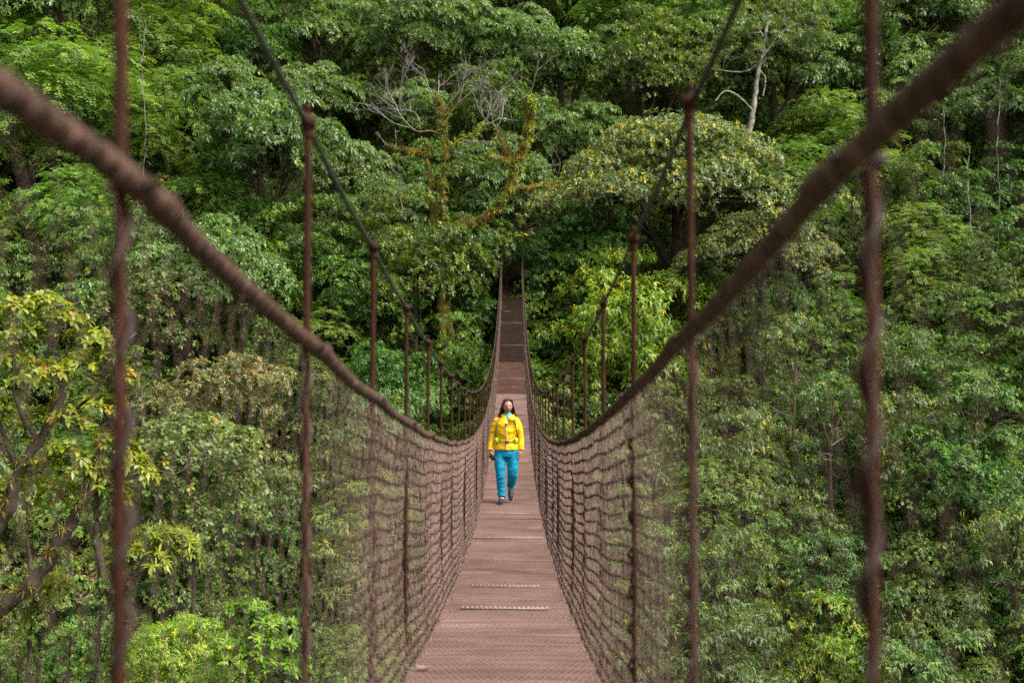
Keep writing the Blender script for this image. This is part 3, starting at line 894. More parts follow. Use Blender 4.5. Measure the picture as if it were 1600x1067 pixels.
def custom_tree(name, label, cat, y, limbs, pads=(), lp=None, group=None, twigs=(), epi=(), bark=None, seed=1, ground_to=None, extra=()):
    """limbs: ([(px,py,dy)...], r0, r1); pads: (px,py,dy,radius); twigs: (px,py,dy, angle, length, levels); epi: tufts along limbs"""
    rg = np.random.default_rng(seed)
    base = W3(limbs[0][0][0][0], limbs[0][0][0][1], y + limbs[0][0][0][2])
    gz = float(ground(base[0], base[1]))
    org = np.array([base[0], base[1], gz])
    e = empty(name, tuple(org)); tag(e, label, cat, group)
    mb = MB(); paths = []
    for i, (pts, r0, r1) in enumerate(limbs):
        P = np.array([W3(p[0], p[1], y + (p[2] if len(p) > 2 else 0)) for p in pts])
        if i == 0 and P[0][2] > gz: P = np.vstack([[P[0][0] + .2, P[0][1], gz - .3], P])
        P = smooth_path(P); P[1:-1] += rg.normal(0, r0 * .12, P[1:-1].shape)
        r = np.linspace(r0, r1, len(P)) * (1 + .12 * np.sin(np.arange(len(P)) * 1.9 + i))
        mb.tube(P - org, r, 8); paths.append((P, r))
    for px, py, dy, rad in pads:
        c = W3(px, py, y + dy)
        # a stem from the nearest limb point
        allp = np.concatenate([p for p, _ in paths]); d = ((allp - c) ** 2).sum(1) + 3 * np.clip(allp[:, 2] - c[2], 0, 9) ** 2
        a = allp[int(np.argmin(d))]
        m = (a + c) / 2 + rg.normal(0, .12, 3) - np.array([0, 0, .1])
        mb.tube(smooth_path([a, m, c], 4) - org, np.linspace(.03, .008, 9), 5)
        for _ in range(5):
            e2 = c + rg.normal(0, rad * .5, 3); mb.tube(np.array([c - (c - m) * .3, (c + e2) / 2, e2]) - org, [.012, .008, .004], 3)
    mb.build('trunk', bark or M_bark, e, True)
    if len(twigs):
        def grow(tb, p, d, L, r, lev):
            n = 5; pts = [p]; dd = d.copy()
            for _ in range(n):
                dd = nrm(dd + rg.normal(0, .16, 3) + np.array([0, 0, .05])); pts.append(pts[-1] + dd * L / n)
            tb.tube(np.array(pts) - org, np.linspace(r, r * .5, n + 1), 4)
            if lev > 0:
                for _ in range(int(rg.integers(3, 5))):
                    j = int(rg.integers(2, n + 1)); nd = nrm(dd + rg.normal(0, .55, 3)); grow(tb, pts[j], nd, L * rg.uniform(.5, .75), r * .55, lev - 1)
        for px, py, dy, ang, L, lev in twigs:
            tb = MB(); grow(tb, W3(px, py, y + dy), nrm(np.array([math.cos(ang), rg.normal(0, .3), math.sin(ang)])), L, .03 if y > 40 else .018, lev)
            tb.build('bare_branch', M_grey, e)
    for (li, dens, rad, matk, L, Wd) in epi:
        P, r = paths[li]
        n = int(dens * np.linalg.norm(np.diff(P, axis=0), axis=1).sum())
        u = rg.uniform(0, len(P) - 1.01, n); i = u.astype(int); f = (u - i)[:, None]
        C = P[i] * (1 - f) + P[i + 1] * f
        dr = nrm(rg.normal(0, 1, (n, 3)) + np.array([0, -.6, .3]))
        C = C + dr * (r[i][:, None] * .8)
        V, T, tint = foliage(rg, C, dr, np.full(n, rad), .3, 2, 7, L, Wd, .15, 'whorl', .25, .8)
        tag(link('epiphytes', mesh_np('epiphytes', V - org, None, T, False, tint, [LM[matk]]), e), kind='stuff')
    if len(pads) and lp:
        C = np.array([W3(p[0], p[1], y + p[2]) for p in pads]); Cr = np.array([p[3] for p in pads])
        mid = C.mean(0); Cn = nrm(C - mid + np.array([0, 0, .8]))
        V, T, tint = foliage(rg, C, Cn, Cr, lp.get('flat', .4), lp['tw'], lp['nl'], lp['L'], lp['W'], lp.get('dr', .2), lp['st'], lp.get('yg', .15), lp.get('up', .7), lp.get('fine', False))
        link('crown', mesh_np('crown', V - org, None, T, False, tint, [LM[lp['m']]]), e)
    return e


A_ = math.radians
M_stem = mat_noise('brown_stem', [(.3, (.05, .03, .02)), (.7, (.12, .075, .05))], 6, .8, .2)
mossy = custom_tree('mossy_tree', 'dying tree with moss-covered twin trunks and a fan of bare grey twigs', 'tree', 56.5,
    [([(699, 470, 0), (695, 375, 0), (692, 300, 0), (695, 240, 0), (690, 185, 0), (684, 152, 0)], .20, .05),
     ([(690, 400, 0), (680, 370, .1), (674, 300, .2), (668, 250, .2), (667, 226, .2)], .16, .08),
     ([(667, 240, .2), (650, 238, 0), (628, 236, -.2), (604, 227, -.3)], .08, .03),
     ([(669, 232, .2), (660, 218, 0), (648, 226, -.2), (634, 250, -.3)], .03, .01),
     ([(694, 238, 0), (716, 220, .3), (742, 208, .4), (760, 190, .5)], .06, .02),
     ([(694, 215, 0), (675, 205, -.2), (650, 205, -.5), (628, 185, -.6)], .05, .02),
     ([(692, 200, 0), (702, 180, 0), (716, 160, .2)], .05, .02),
     ([(648, 240, -.1), (616, 244, 0), (590, 250, .2), (562, 243, .3)], .03, .01)],
    twigs=[(628, 185, -.6, A_(125), 1.7, 3), (650, 205, -.5, A_(150), 2.2, 3), (640, 200, -.5, A_(170), 2.0, 2), (684, 155, 0, A_(95), 1.5, 3), (686, 170, 0, A_(120), 2.0, 3),
           (716, 160, .2, A_(70), 1.5, 3), (716, 162, .2, A_(40), 1.6, 3), (742, 208, .4, A_(40), 1.6, 3), (760, 190, .5, A_(75), 1.5, 3), (690, 180, 0, A_(60), 1.8, 3),
           (604, 227, -.3, A_(120), .8, 1), (618, 230, -.3, A_(75), .8, 1), (760, 195, .5, A_(15), 1.6, 2), (720, 218, .3, A_(-20), 1.4, 1), (628, 185, -.6, A_(100), 1.8, 3), (655, 190, -.6, A_(110), 1.8, 3), (630, 330, 0, A_(110), 1.6, 2)],
    epi=[(0, 11, .15, 'ochre', .2, .035), (0, 7, .14, 'bright', .16, .04), (1, 9, .08, 'ochre', .16, .03), (2, 12, .12, 'ochre', .22, .03), (2, 5, .1, 'gold', .25, .03), (4, 7, .12, 'gold', .24, .03), (6, 7, .1, 'ochre', .2, .03)],
    bark=M_moss, seed=3)
limb = custom_tree('mossy_limb', 'thick leaning limb thick with orange and green epiphytes forking right of the dying tree', 'tree', 55.8,
    [([(690, 420, .6), (706, 362, .5), (745, 348, .3), (776, 328, 0), (797, 295, 0), (806, 260, 0), (822, 222, 0), (829, 180, 0), (828, 152, 0)], .22, .06),
     ([(804, 262, 0), (792, 240, .2), (782, 216, .3), (770, 192, .4)], .12, .04),
     ([(797, 297, 0), (822, 296, -.3), (845, 292, -.5), (872, 286, -.6)], .11, .03),
     ([(806, 252, 0), (790, 252, -.2), (768, 240, -.4)], .05, .02),
     ([(822, 222, 0), (842, 208, 0), (868, 188, 0)], .03, .01)],
    twigs=[(828, 155, 0, A_(90), 1.6, 2), (826, 165, 0, A_(140), 1.6, 1), (770, 192, .4, A_(110), 1.5, 3), (776, 200, .4, A_(70), 1.5, 3), (770, 195, .4, A_(150), 1.3, 2), (866, 288, -.6, A_(60), 1.2, 2), (826, 190, 0, A_(30), 1.0, 1)],
    epi=[(0, 15, .17, 'ochre', .22, .035), (0, 5, .16, 'gold', .2, .045), (0, 2.5, .2, 'lime', .26, .07), (1, 12, .10, 'ochre', .24, .03), (2, 13, .12, 'ochre', .22, .035), (2, 6, .12, 'gold', .18, .04), (3, 10, .12, 'ochre', .22, .03)],
    bark=M_moss, seed=4)
pale = custom_tree('pale_trunked_tree', 'tall tree with blotchy white trunk and small feathery grey-green crown', 'tree', 64.5,
    [([(1160, 330, 0), (1167, 240, 0), (1171, 210, 0), (1178, 165, 0), (1184, 120, 0), (1190, 85, 0), (1196, 55, 0), (1200, 20, 0)], .20, .07),
     ([(1178, 176, 0), (1166, 162, -.3), (1150, 148, -.6), (1132, 143, -.8), (1118, 158, -.9)], .06, .03),
     ([(1190, 90, 0), (1205, 72, 0), (1222, 50, .2), (1250, 36, .3), (1285, 25, .3)], .07, .02),
     ([(1186, 100, 0), (1165, 112, 0), (1140, 112, 0), (1112, 108, 0)], .05, .02),
     ([(1186, 108, 0), (1196, 125, 0), (1192, 150, 0)], .06, .03),
     ([(1196, 60, 0), (1180, 40, 0), (1160, 22, 0)], .05, .02)],
    pads=[(1120, 72, 0, .9), (1148, 60, .3, .9), (1172, 52, 0, .9), (1200, 40, .4, 1.0), (1228, 28, .2, 1.0), (1258, 16, 0, 1.0), (1290, 12, .3, .9), (1135, 88, -.4, .7), (1105, 98, -.3, .8), (1165, 20, 0, .9), (1200, 6, 0, .9), (1240, -6, .3, 1.0),
          (1180, 78, -.5, .6), (1215, 60, -.3, .6), (1275, 36, -.2, .7), (1110, 110, .2, .5)],
    lp=dict(tw=46, nl=7, L=.18, W=.06, st='whorl', m='olive', flat=.4, yg=.1, up=.8), twigs=[(1206, 70, 0, A_(30), 1.4, 2), (1192, 100, 0, A_(60), 1.2, 2), (1250, 36, .3, A_(-20), 1.0, 1)],
    bark=M_pale, seed=5)

# ---- the near trees below the left handrail
YN = 27.0
lpn = dict(tw=26, nl=6, L=.21, W=.11, st='whorl', m='gold', flat=.5, yg=.12, up=.7, dr=.25, fine=True)
near1 = custom_tree('mossy_tree', 'nearest tree on the left with dark leaning boughs and broad yellow-green leaves', 'tree', YN,
    [([(-60, 1010, 0), (0, 955, 0), (55, 905, 0), (95, 845, 0), (125, 790, 0), (140, 745, 0), (160, 700, 0), (190, 660, .3)], 0.225, 0.042),
     ([(-30, 870, 0), (10, 800, 0), (28, 740, 0), (60, 690, .2), (95, 620, .3), (105, 560, .3), (100, 500, .3)], 0.180, 0.028),
     ([(105, 815, 0), (140, 775, .2), (180, 750, .4), (235, 735, .6), (270, 742, .6)], 0.075, 0.021),
     ([(98, 655, .3), (130, 630, .3), (155, 600, .3), (165, 555, .4)], 0.045, 0.014),
     ([(30, 735, 0), (10, 690, 0), (-5, 640, 0), (0, 560, 0)], 0.075, 0.028),
     ([(60, 690, .2), (30, 640, -.2), (20, 580, -.2), (25, 500, -.2)], 0.060, 0.014),
     ([(160, 900, .5), (150, 830, .4), (155, 760, .4), (165, 700, .4)], 0.090, 0.042)],
    pads=[(18, 492, 0, .55), (60, 480, .3, .5), (40, 530, -.3, .5), (100, 505, .2, .45), (148, 535, .3, .45), (20, 575, 0, .6), (70, 590, -.4, .55), (120, 575, .2, .4), (165, 560, .5, .35), (10, 640, .2, .5), (50, 660, .4, .4),
          (110, 660, .3, .5), (165, 640, .3, .45), (70, 730, .5, .45), (130, 720, 0, .55), (178, 700, .2, .55), (20, 770, .4, .5), (175, 770, .5, .5), (95, 770, .6, .4), (215, 730, .6, .4), (190, 590, .6, .3)],
    lp=lpn, group='near trees below the left handrail',
    epi=[(0, 3, .08, 'ochre', .2, .02), (0, 2, .08, 'floor', .14, .03), (1, 4, .1, 'ochre', .2, .02), (1, 2, .12, 'gold', .24, .03), (6, 4, .08, 'floor', .1, .03)],
    twigs=[(190, 660, .3, A_(60), .7, 2), (165, 555, .4, A_(80), .6, 2), (270, 742, .6, A_(10), .8, 2), (100, 505, .3, A_(95), .6, 2)], bark=M_bark, seed=6)
near2 = custom_tree('strap_leaved_tree', 'bough carrying yellow strap-leaved whorls just right of the lower nearest left rod', 'tree', YN + 1.5,
    [([(60, 1100, 0), (75, 985, 0), (110, 958, 0), (170, 950, 0), (198, 935, 0), (215, 920, 0), (255, 912, 0), (285, 885, 0), (318, 870, 0)], .06, .015),
     ([(205, 928, 0), (212, 895, 0), (225, 870, 0)], .025, .01), ([(100, 965, 0), (50, 950, 0), (15, 955, 0)], .03, .01)],
    pads=[(165, 872, 0, .4), (205, 845, .2, .45), (245, 838, 0, .5), (280, 842, .2, .4), (230, 868, -.3, .5), (290, 868, 0, .4), (180, 890, 0, .4), (265, 862, .3, .4), (20, 940, 0, .45), (55, 925, .2, .45), (90, 935, -.2, .35), (60, 958, 0, .4), (80, 912, .1, .35)],
    lp=dict(tw=26, nl=9, L=.24, W=.055, st='whorl', m='gold', flat=.3, yg=.05, up=.9, dr=.1, fine=True), group='near trees below the left handrail',
    twigs=[(318, 870, 0, A_(30), .4, 1)], epi=[(0, 14, .06, 'floor', .12, .03)], seed=7)
near3 = custom_tree('whorled_shrub', 'shrub with neat pale green leaf whorls just left of the lower second left rod', 'shrub', YN + 2.5,
    [([(360, 1150, 0), (385, 1060, 0), (392, 1010, 0), (398, 965, 0)], .03, .012), ([(388, 1040, 0), (420, 1010, 0), (440, 985, 0)], .02, .008), ([(384, 1060, 0), (350, 1020, 0), (345, 1000, 0)], .02, .008)],
    pads=[(372, 955, 0, .3), (398, 950, 0, .28), (385, 975, .1, .3), (412, 975, 0, .3), (438, 975, .1, .3), (405, 1000, -.1, .35), (435, 1005, 0, .35), (462, 1012, .1, .25), (355, 1005, 0, .3), (385, 1020, 0, .35), (420, 1030, .1, .35), (450, 1040, 0, .3), (345, 1035, 0, .35), (400, 1055, 0, .4)],
    lp=dict(tw=14, nl=8, L=.18, W=.075, st='whorl', m='lime', flat=.4, yg=.05, up=1.0, dr=.05, fine=True), group='near trees below the left handrail', seed=8)
for i, (px_, w_, lab) in enumerate([(45, .07, 'leftmost of the thin vine-clad trunks in the lower left corner'), (108, .05, 'thin vine-clad trunk just left of the lower nearest left rod'),
                                    (152, .06, 'vine-clad trunk touching the left edge of the lower nearest left rod'), (238, .05, 'thin vine-clad trunk right of the lower nearest left rod')]):
    custom_tree('vine_clad_tree', lab, 'tree', YN + 6 + i * .5,
        [([(px_ - 4, 1150, 0), (px_, 1040, 0), (px_ + 5, 930, 0), (px_ - 3, 820, 0), (px_ + 8, 740, 0)], w_, w_ * .6)],
        pads=[(px_ + 14 * math.sin(j * 2.1 + i), 1080 - 27 * j, .2 * math.sin(j), .30 + .06 * math.sin(j * 1.3)) for j in range(12)],
        lp=dict(tw=40, nl=6, L=.085, W=.05, st='whorl', m='bright' if i % 2 else 'dark', flat=.9, yg=.25, up=.6, dr=.2), group='vine-clad trunks in the lower left', seed=20 + i)

# lianas hanging before the trees on the right
for i, (px_, a, b, yy) in enumerate([(1474, 170, 330, 60), (1560, 120, 400, 58), (225, 30, 330, 60), (1515, 230, 420, 56)]):
    mb = MB(); P0 = W3(px_, a, yy); z = np.linspace(0, (b - a) / PX * yy, 24)
    P = np.stack([.08 * np.sin(z * 1.1 + i) + .03 * np.sin(z * 5), .06 * np.cos(z * .9), -z], -1)
    mb.tube(P, .022, 5); o = mb.build('liana', M_grey, None, True, tuple(P0))
    tag(o, ['pale liana hanging straight down below the upper right handrail', 'liana hanging at the far right behind the netting', 'long liana just right of the nearest left rod', 'liana hanging between two others behind the right netting'][i], 'liana', 'lianas hanging from the canopy')

# ---- slender trees standing clear in front of the right-hand slope
for i, (x_, y0_, y1_, lab) in enumerate([(1243, 545, 760, 'slender brown-trunked tree with a sparse crown between the two lower right rods'),
                                         (1590, 835, 990, 'slender leaning tree at the right edge near the lower right corner'),
                                         (1525, 640, 800, 'thin straight tree standing between the lower nearest right rod and the right edge'),
                                         (1146, 880, 1010, 'short thin tree just right of the lower second right rod'),
                                         (1300, 640, 800, 'thin bare-stemmed tree just left of the lower nearest right rod')]):
    h_ = y1_ - y0_; j_ = (i * 37) % 11 - 5
    custom_tree('slender_tree', lab, 'tree', solve_y(x_, y1_ - 25, 4.6, ymin=36),
        [([(x_ + j_ * 1.5, y1_ + 120, 0), (x_ + j_, y1_, 0), (x_ - 3, y0_ + h_ * .55, 0), (x_, y0_ + h_ * .2, 0), (x_ + 2, y0_ - 15, 0)], .085, .03),
         ([(x_, y0_ + h_ * .25, 0), (x_ + 18, y0_, .2), (x_ + 30, y0_ - 30, .3)], .03, .01), ([(x_, y0_ + h_ * .4, 0), (x_ - 20, y0_ + 8, -.2), (x_ - 38, y0_ - 20, -.3)], .03, .01),
         ([(x_ - 2, y0_ + h_ * .65, 0), (x_ + 20, y0_ + h_ * .55, .2), (x_ + 38, y0_ + h_ * .35, .2)], .02, .008)],
        pads=[(x_ + 30, y0_ - 30, .2, .5), (x_ - 38, y0_ - 20, -.3, .5), (x_, y0_ - 45, 0, .55), (x_ + 14, y0_ - 20, .4, .45), (x_ - 16, y0_ - 30, -.2, .45), (x_ + 42, y0_ + h_ * .3, .2, .4), (x_ - 44, y0_ + 6, .1, .4), (x_ + 46, y0_ - 8, .1, .4)],
        lp=dict(tw=26, nl=8, L=.17, W=.055, st='hang', m='olive', flat=.4, yg=.2, up=.6, dr=.25), twigs=[(x_, y0_ + h_ * .5, 0, A_(150), .9, 1), (x_, y0_ + h_ * .35, 0, A_(40), .8, 1)],
        group='slender trees in front of the right slope', seed=50 + i, bark=M_stem)
# ------------------------------------------------------------------ the walker
def remesh(mb, name, voxel, mat, parent, smooth_it=2, wrinkle=0.0, wscale=14.0, loc=(0, 0, 0), stretch=(1, 1, 1)):
    me = mb.mesh(name + '_src', [mat], True)
    o = bpy.data.objects.new(name, me); COL.objects.link(o)
    md = o.modifiers.new('r', 'REMESH'); md.mode = 'VOXEL'; md.voxel_size = voxel; md.use_smooth_shade = True
    sm = o.modifiers.new('s', 'SMOOTH'); sm.iterations = smooth_it; sm.factor = .5
    dg = bpy.context.evaluated_depsgraph_get(); dg.update()
    new = bpy.data.meshes.new_from_object(o.evaluated_get(dg))
    new.name = name; o.modifiers.clear(); o.data = new; bpy.data.meshes.remove(me)
    if not new.materials: new.materials.append(mat)
    if wrinkle:
        n = len(new.vertices); co = np.empty(n * 3, np.float32); no = np.empty(n * 3, np.float32)
        new.vertices.foreach_get('co', co); new.vertices.foreach_get('normal', no)
        co = co.reshape(-1, 3); no = no.reshape(-1, 3)
        d = np.array([mnoise.noise(Vector((c[0] * wscale * stretch[0], c[1] * wscale * stretch[1], c[2] * wscale * stretch[2]))) for c in co])
        d2 = np.array([mnoise.noise(Vector((c[0] * wscale * 2.3, c[1] * wscale * 2.3, c[2] * wscale * 1.4 + 9))) for c in co])
        co = co + no * ((.55 - np.abs(d) * 2.6) * wrinkle + d2 * wrinkle * .4)[:, None]
        new.vertices.foreach_set('co', co.ravel().astype(np.float32)); new.update()
    o.parent = parent; o.location = loc
    return o


def loft(mb, rings, seg=20, capends=True):
    """rings: (cx, cy, cz, rx, ry) horizontal ellipses bottom to top"""
    a = np.arange(seg) * 2 * math.pi / seg
    V = np.array([[cx + rx * math.cos(t), cy + ry * math.sin(t), cz] for cx, cy, cz, rx, ry in rings for t in a])
    q = [[i * seg + j, i * seg + (j + 1) % seg, (i + 1) * seg + (j + 1) % seg, (i + 1) * seg + j] for i in range(len(rings) - 1) for j in range(seg)]
    t = []
    if capends:
        t += [[0, (j + 1), j] for j in range(1, seg - 1)]; b = (len(rings) - 1) * seg; t += [[b, b + j, b + j + 1] for j in range(1, seg - 1)]
    mb.add(V, q, t)


def capsule(mb, pts, rad, sides=12):
    P = smooth_path(pts, 4); rr = np.interp(np.linspace(0, len(pts) - 1, len(P)), range(len(pts)), rad)
    mb.tube(P, rr, sides, (0, 1, 0.01))
    mb.ball(P[0], rr[0] * .999, sides, 8); mb.ball(P[-1], rr[-1] * .999, sides, 8)
    # close the tube ends
def simple(name, c, rough=.6, spec=.3, sheen=0):
    m, t, p, o = nodes_of(name); p.inputs['Base Color'].default_value = (*c, 1); p.inputs['Roughness'].default_value = rough; p.inputs['Specular IOR Level'].default_value = spec
    return m


M_skin = mat_noise('skin', [(.3, (.34, .175, .115)), (.7, (.42, .225, .155))], 20, .5, .4)
M_hair = mat_noise('brown_hair', [(.3, (.03, .013, .007)), (.7, (.10, .043, .024))], 60, .62, .2)
M_jack = mat_noise('yellow_shell', [(.3, (.78, .44, .004)), (.7, (.86, .53, .008))], 7, .55, .3, .25, 60)
M_pant = mat_noise('turquoise_cloth', [(.3, (.003, .19, .32)), (.7, (.006, .27, .43))], 9, .7, .2, .25, 70)
M_teal = simple('teal_top', (.01, .32, .42), .7)
M_zip = simple('grey_zip', (.50, .47, .42), .4)
M_strap = simple('brown_webbing', (.07, .045, .035), .7)
M_limepk = simple('lime_pocket', (.38, .62, .01), .6)
M_black = simple('black_plastic', (.012, .012, .014), .4, .5)
M_boot = mat_noise('navy_boot', [(.3, (.008, .012, .03)), (.7, (.03, .035, .09))], 30, .6, .3)
M_sole = simple('boot_sole', (.05, .05, .055), .8)
M_lace = simple('violet_lace', (.22, .12, .45), .6)
M_lip = simple('lips', (.28, .07, .06), .45)
M_dark = simple('lash', (.03, .015, .01), .6)

PY = 13.4 * S
PZ = deck_z(13.4) + .004
PXX = (791 - 800) / PX * PY
person = empty('person', (PXX, PY, PZ), math.radians(0))
tag(person, 'woman in yellow jacket and turquoise trousers walking towards us along the deck', 'person')
person.scale = (1.03, 1.03, 1.03)
Vv = Vector
HC = np.array([.022, -.025, 1.535])                     # head centre
Rh = np.array((Matrix.Rotation(A_(9), 3, 'Z') @ Matrix.Rotation(A_(11), 3, 'X')))   # bowed, turned a little to her left


def hd(p):                                              # head space -> person space ( -y is the face )
    return (np.atleast_2d(np.asarray(p, float)) @ Rh.T + HC)


# --- body: one skin surface: head, neck, torso, arms, hands with five fingers, legs, feet
bd = MB()
th = np.linspace(0.02, math.pi - .02, 40); ph = np.arange(48) * 2 * math.pi / 48
Vh = []
for t in th:
    for p in ph:
        x, y, z = math.sin(t) * math.sin(p), -math.sin(t) * math.cos(p), math.cos(t)   # p=0 faces -y
        sx = .074 * (1 - .30 * max(0, -z) ** 1.5); sy = .092 * (1 - .12 * max(0, -z) ** 2); sz = .113
        X, Y, Z = x * sx, y * sy, z * sz
        if y < 0:
            f = math.exp(-(X / .013) ** 2) * math.exp(-((Z + .012) / .022) ** 2); Y -= .016 * f           # nose
            f = math.exp(-(X / .010) ** 2) * math.exp(-((Z - .012) / .03) ** 2); Y -= .006 * f             # bridge
            for s in (-1, 1):
                Y += .005 * math.exp(-((X - s * .031) / .015) ** 2) * math.exp(-((Z - .010) / .012) ** 2)  # sockets
                Y -= .004 * math.exp(-((X - s * .030) / .02) ** 2) * math.exp(-((Z - .033) / .008) ** 2)   # brows
                Y -= .004 * math.exp(-((X - s * .042) / .015) ** 2) * math.exp(-((Z + .02) / .018) ** 2)   # cheeks
            Y -= .005 * math.exp(-(X / .02) ** 2) * math.exp(-((Z + .050) / .010) ** 2)                    # lips
            Y += .004 * math.exp(-(X / .02) ** 2) * math.exp(-((Z + .068) / .008) ** 2)
            Y -= .008 * math.exp(-(X / .02) ** 2) * math.exp(-((Z + .092) / .014) ** 2)                    # chin
        Vh.append((X, Y, Z))
q = [[i * 48 + j, i * 48 + (j + 1) % 48, (i + 1) * 48 + (j + 1) % 48, (i + 1) * 48 + j] for i in range(39) for j in range(48)]
bd.add(hd(Vh), q, [[0, j + 1, j] for j in range(1, 47)] + [[39 * 48, 39 * 48 + j, 39 * 48 + j + 1] for j in range(1, 47)])
for s in (-1, 1): bd.ball(hd((s * .074, .006, -.004))[0], (.012, .018, .028), 10, 8)      # ears
capsule(bd, [(.012, .01, 1.36), (.018, .004, 1.42), (.022, .0, 1.48)], [.058, .052, .052])
loft(bd, [(0, 0, .80, .15, .10), (0, 0, .90, .155, .105), (0, 0, 1.02, .125, .09), (0, -.01, 1.14, .135, .10), (.01, -.01, 1.24, .14, .09), (.01, 0, 1.31, .12, .07), (.012, .01, 1.36, .06, .05)], 24)
SH = [(-.145, .01, 1.298), (.162, .01, 1.294)]
EL = [(-.218, .03, 1.06), (.222, .03, 1.055)]
WR = [(-.248, -.035, .845), (.236, -.02, .845)]
capsule(bd, [(-.10, 0, 1.31), SH[0], EL[0], WR[0]], [.04, .038, .033, .024])
capsule(bd, [(.11, 0, 1.31), SH[1], EL[1], WR[1]], [.04, .038, .033, .024])
HIP = [(-.085, 0, .85), (.085, .0, .85)]
KN = [(-.088, -.065, .475), (.095, .0, .475)]
AN = [(-.070, -.035, .10), (.075, .215, .245)]
for s in (0, 1): capsule(bd, [HIP[s], KN[s], AN[s]], [.07, .046, .034])
capsule(bd, [AN[0], (-.075, -.10, .06), (-.08, -.19, .035)], [.042, .040, .030])
capsule(bd, [AN[1], (.072, .19, .165), (.068, .15, .085)], [.042, .040, .030])


def hand(mb, wr, side, curl, spread=1.0):
    """palm down the arm; side +1 = thumb towards +x; fingers of unequal length, each bent at three knuckles"""
    w = np.array(wr, float)
    d = np.array([0.02 * side, -.10, -1.0]); d /= np.linalg.norm(d)          # along the hand
    across = np.array([0.15 * side, -1.0, .1]); across /= np.linalg.norm(across)      # towards the thumb / index edge (front)
    inw = np.array([side * 1.0, 0.1, 0])                                     # towards the thigh (palm side)
    for k in range(5):
        t = k / 4; mb.ball(w + d * (.012 + .068 * t), (.013 + .003 * math.sin(t * 3), .026 + .012 * math.sin(t * 2.2), .018), 10, 8)
    L = [.070, .078, .072, .056]; off = [.027, .009, -.009, -.026]
    for f in range(4):
        p = w + d * (.078 - abs(f - 1) * .004) + across * off[f]; dirv = d + across * (1.5 - f) * .06 * spread
        pts = [p]; a = 0
        for sgm in range(3):
            a += curl * (0.5, .8, .6)[sgm] * (1 + .12 * f)
            dv = d * math.cos(a) + inw * math.sin(a) + across * (1.5 - f) * .05 * spread; dv /= np.linalg.norm(dv)
            pts.append(pts[-1] + dv * L[f] * (.44, .32, .24)[sgm])
        capsule(mb, pts, [.0092, .0088, .008, .0068], 8)
    p = w + d * .022 + across * .024
    pts = [p, p + d * .022 + across * .022 + inw * .006, p + d * .050 + across * .026 + inw * (.010 + .02 * curl), p + d * .072 + across * .018 + inw * (.014 + .03 * curl)]
    capsule(mb, pts, [.0125, .0115, .0098, .0075], 8)


hand(bd, WR[0], 1, .95)
hand(bd, WR[1], -1, .38)
remesh(bd, 'body', .0048, M_skin, person, 1)

# --- face details
fc = MB()
for s in (-1, 1):
    x = np.linspace(-.012, .012, 7)
    P = np.stack([s * .030 + x, -.0865 + .010 * (np.abs(s * .030 + x) / .04) ** 2, .004 - .0035 * (1 - (x / .012) ** 2)], -1)
    fc.tube(hd(P), [.0012, .0028, .0040, .0042, .0040, .0028, .0012], 5)
fc.build('eyelashes', M_dark, person, True)
eb = MB()
for s in (-1, 1):
    x = np.linspace(-.017, .017, 7)
    P = np.stack([s * .032 + x, -.0905 + .012 * (np.abs(s * .032 + x) / .045) ** 2, .030 + .004 * (1 - (x / .017) ** 2) + s * x * -.08], -1)
    eb.tube(hd(P), [.001, .0019, .0025, .0025, .0022, .0016, .0008], 5)
eb.build('eyebrows', M_hair, person, True)
lp_ = MB()
x = np.linspace(-.021, .021, 9); w = 1 - (x / .021) ** 2
lp_.tube(hd(np.stack([x, -.092 + .014 * (x / .021) ** 2 + 0 * x, -.046 + .001 * w], -1)), .0012 + .0032 * w, 6)
lp_.tube(hd(np.stack([x * .9, -.091 + .013 * (x / .021) ** 2, -.0535 - .001 * w], -1)), .001 + .0038 * w, 6)
lp_.build('lips', M_lip, person, True)

# --- hair: parted, falling to the shoulders, many strands over a cap
hb = MB()
rgp = np.random.default_rng(9)
cap = []
for t in np.linspace(.02, math.pi * .60, 16):
    for p in ph:
        x, y, z = math.sin(t) * math.sin(p), -math.sin(t) * math.cos(p), math.cos(t)
        # hairline: open over the face
        k = 1.0
        if y < -.25 and z < .74: k = .70
        cap.append((x * .083 * k, y * .100 * k + .006, z * .122 + .002))
hb.add(hd(cap), [[i * 48 + j, i * 48 + (j + 1) % 48, (i + 1) * 48 + (j + 1) % 48, (i + 1) * 48 + j] for i in range(15) for j in range(48)])
strands = []
for i in range(620):
    p = rgp.uniform(1.2, 2 * math.pi - 1.2)              # leave the face free
    s = 1 if p < math.pi else -1
    sx, cy = math.sin(p), -math.cos(p)
    part = .012
    st = np.array([part + .01 * s, -.055 + .11 * rgp.uniform(0, 1), .118 - rgp.uniform(0, .006)])
    w = rgp.uniform(.99, 1.10)
    side_ = np.array([sx * .080 * w, cy * .098 * w + .006, .035])
    if side_[1] < -.03: side_[1] = -.03 - rgp.uniform(0, .015)
    low = np.array([sx * .104 * w + .004 * s, max(cy * .085, -.05) * w + .012, -.055 - rgp.uniform(0, .02)])
    end = np.array([sx * .122 * w + rgp.normal(0, .012), max(cy * .085, -.055) + .01 + rgp.normal(0, .008), -.150 - rgp.uniform(-.02, .05) - (.02 if abs(sx) > .6 else 0)])
    up = (st + side_) / 2 + np.array([sx * .018, cy * .012, .026])
    strands.append(hd(smooth_path([st, up, side_, low, end], 3)))
v, q = tubes(np.array(strands), np.linspace(.0042, .0022, 13), 4, (0, 1, 0))
hb.add(v, q)
hb.build('hair', M_hair, person, True)

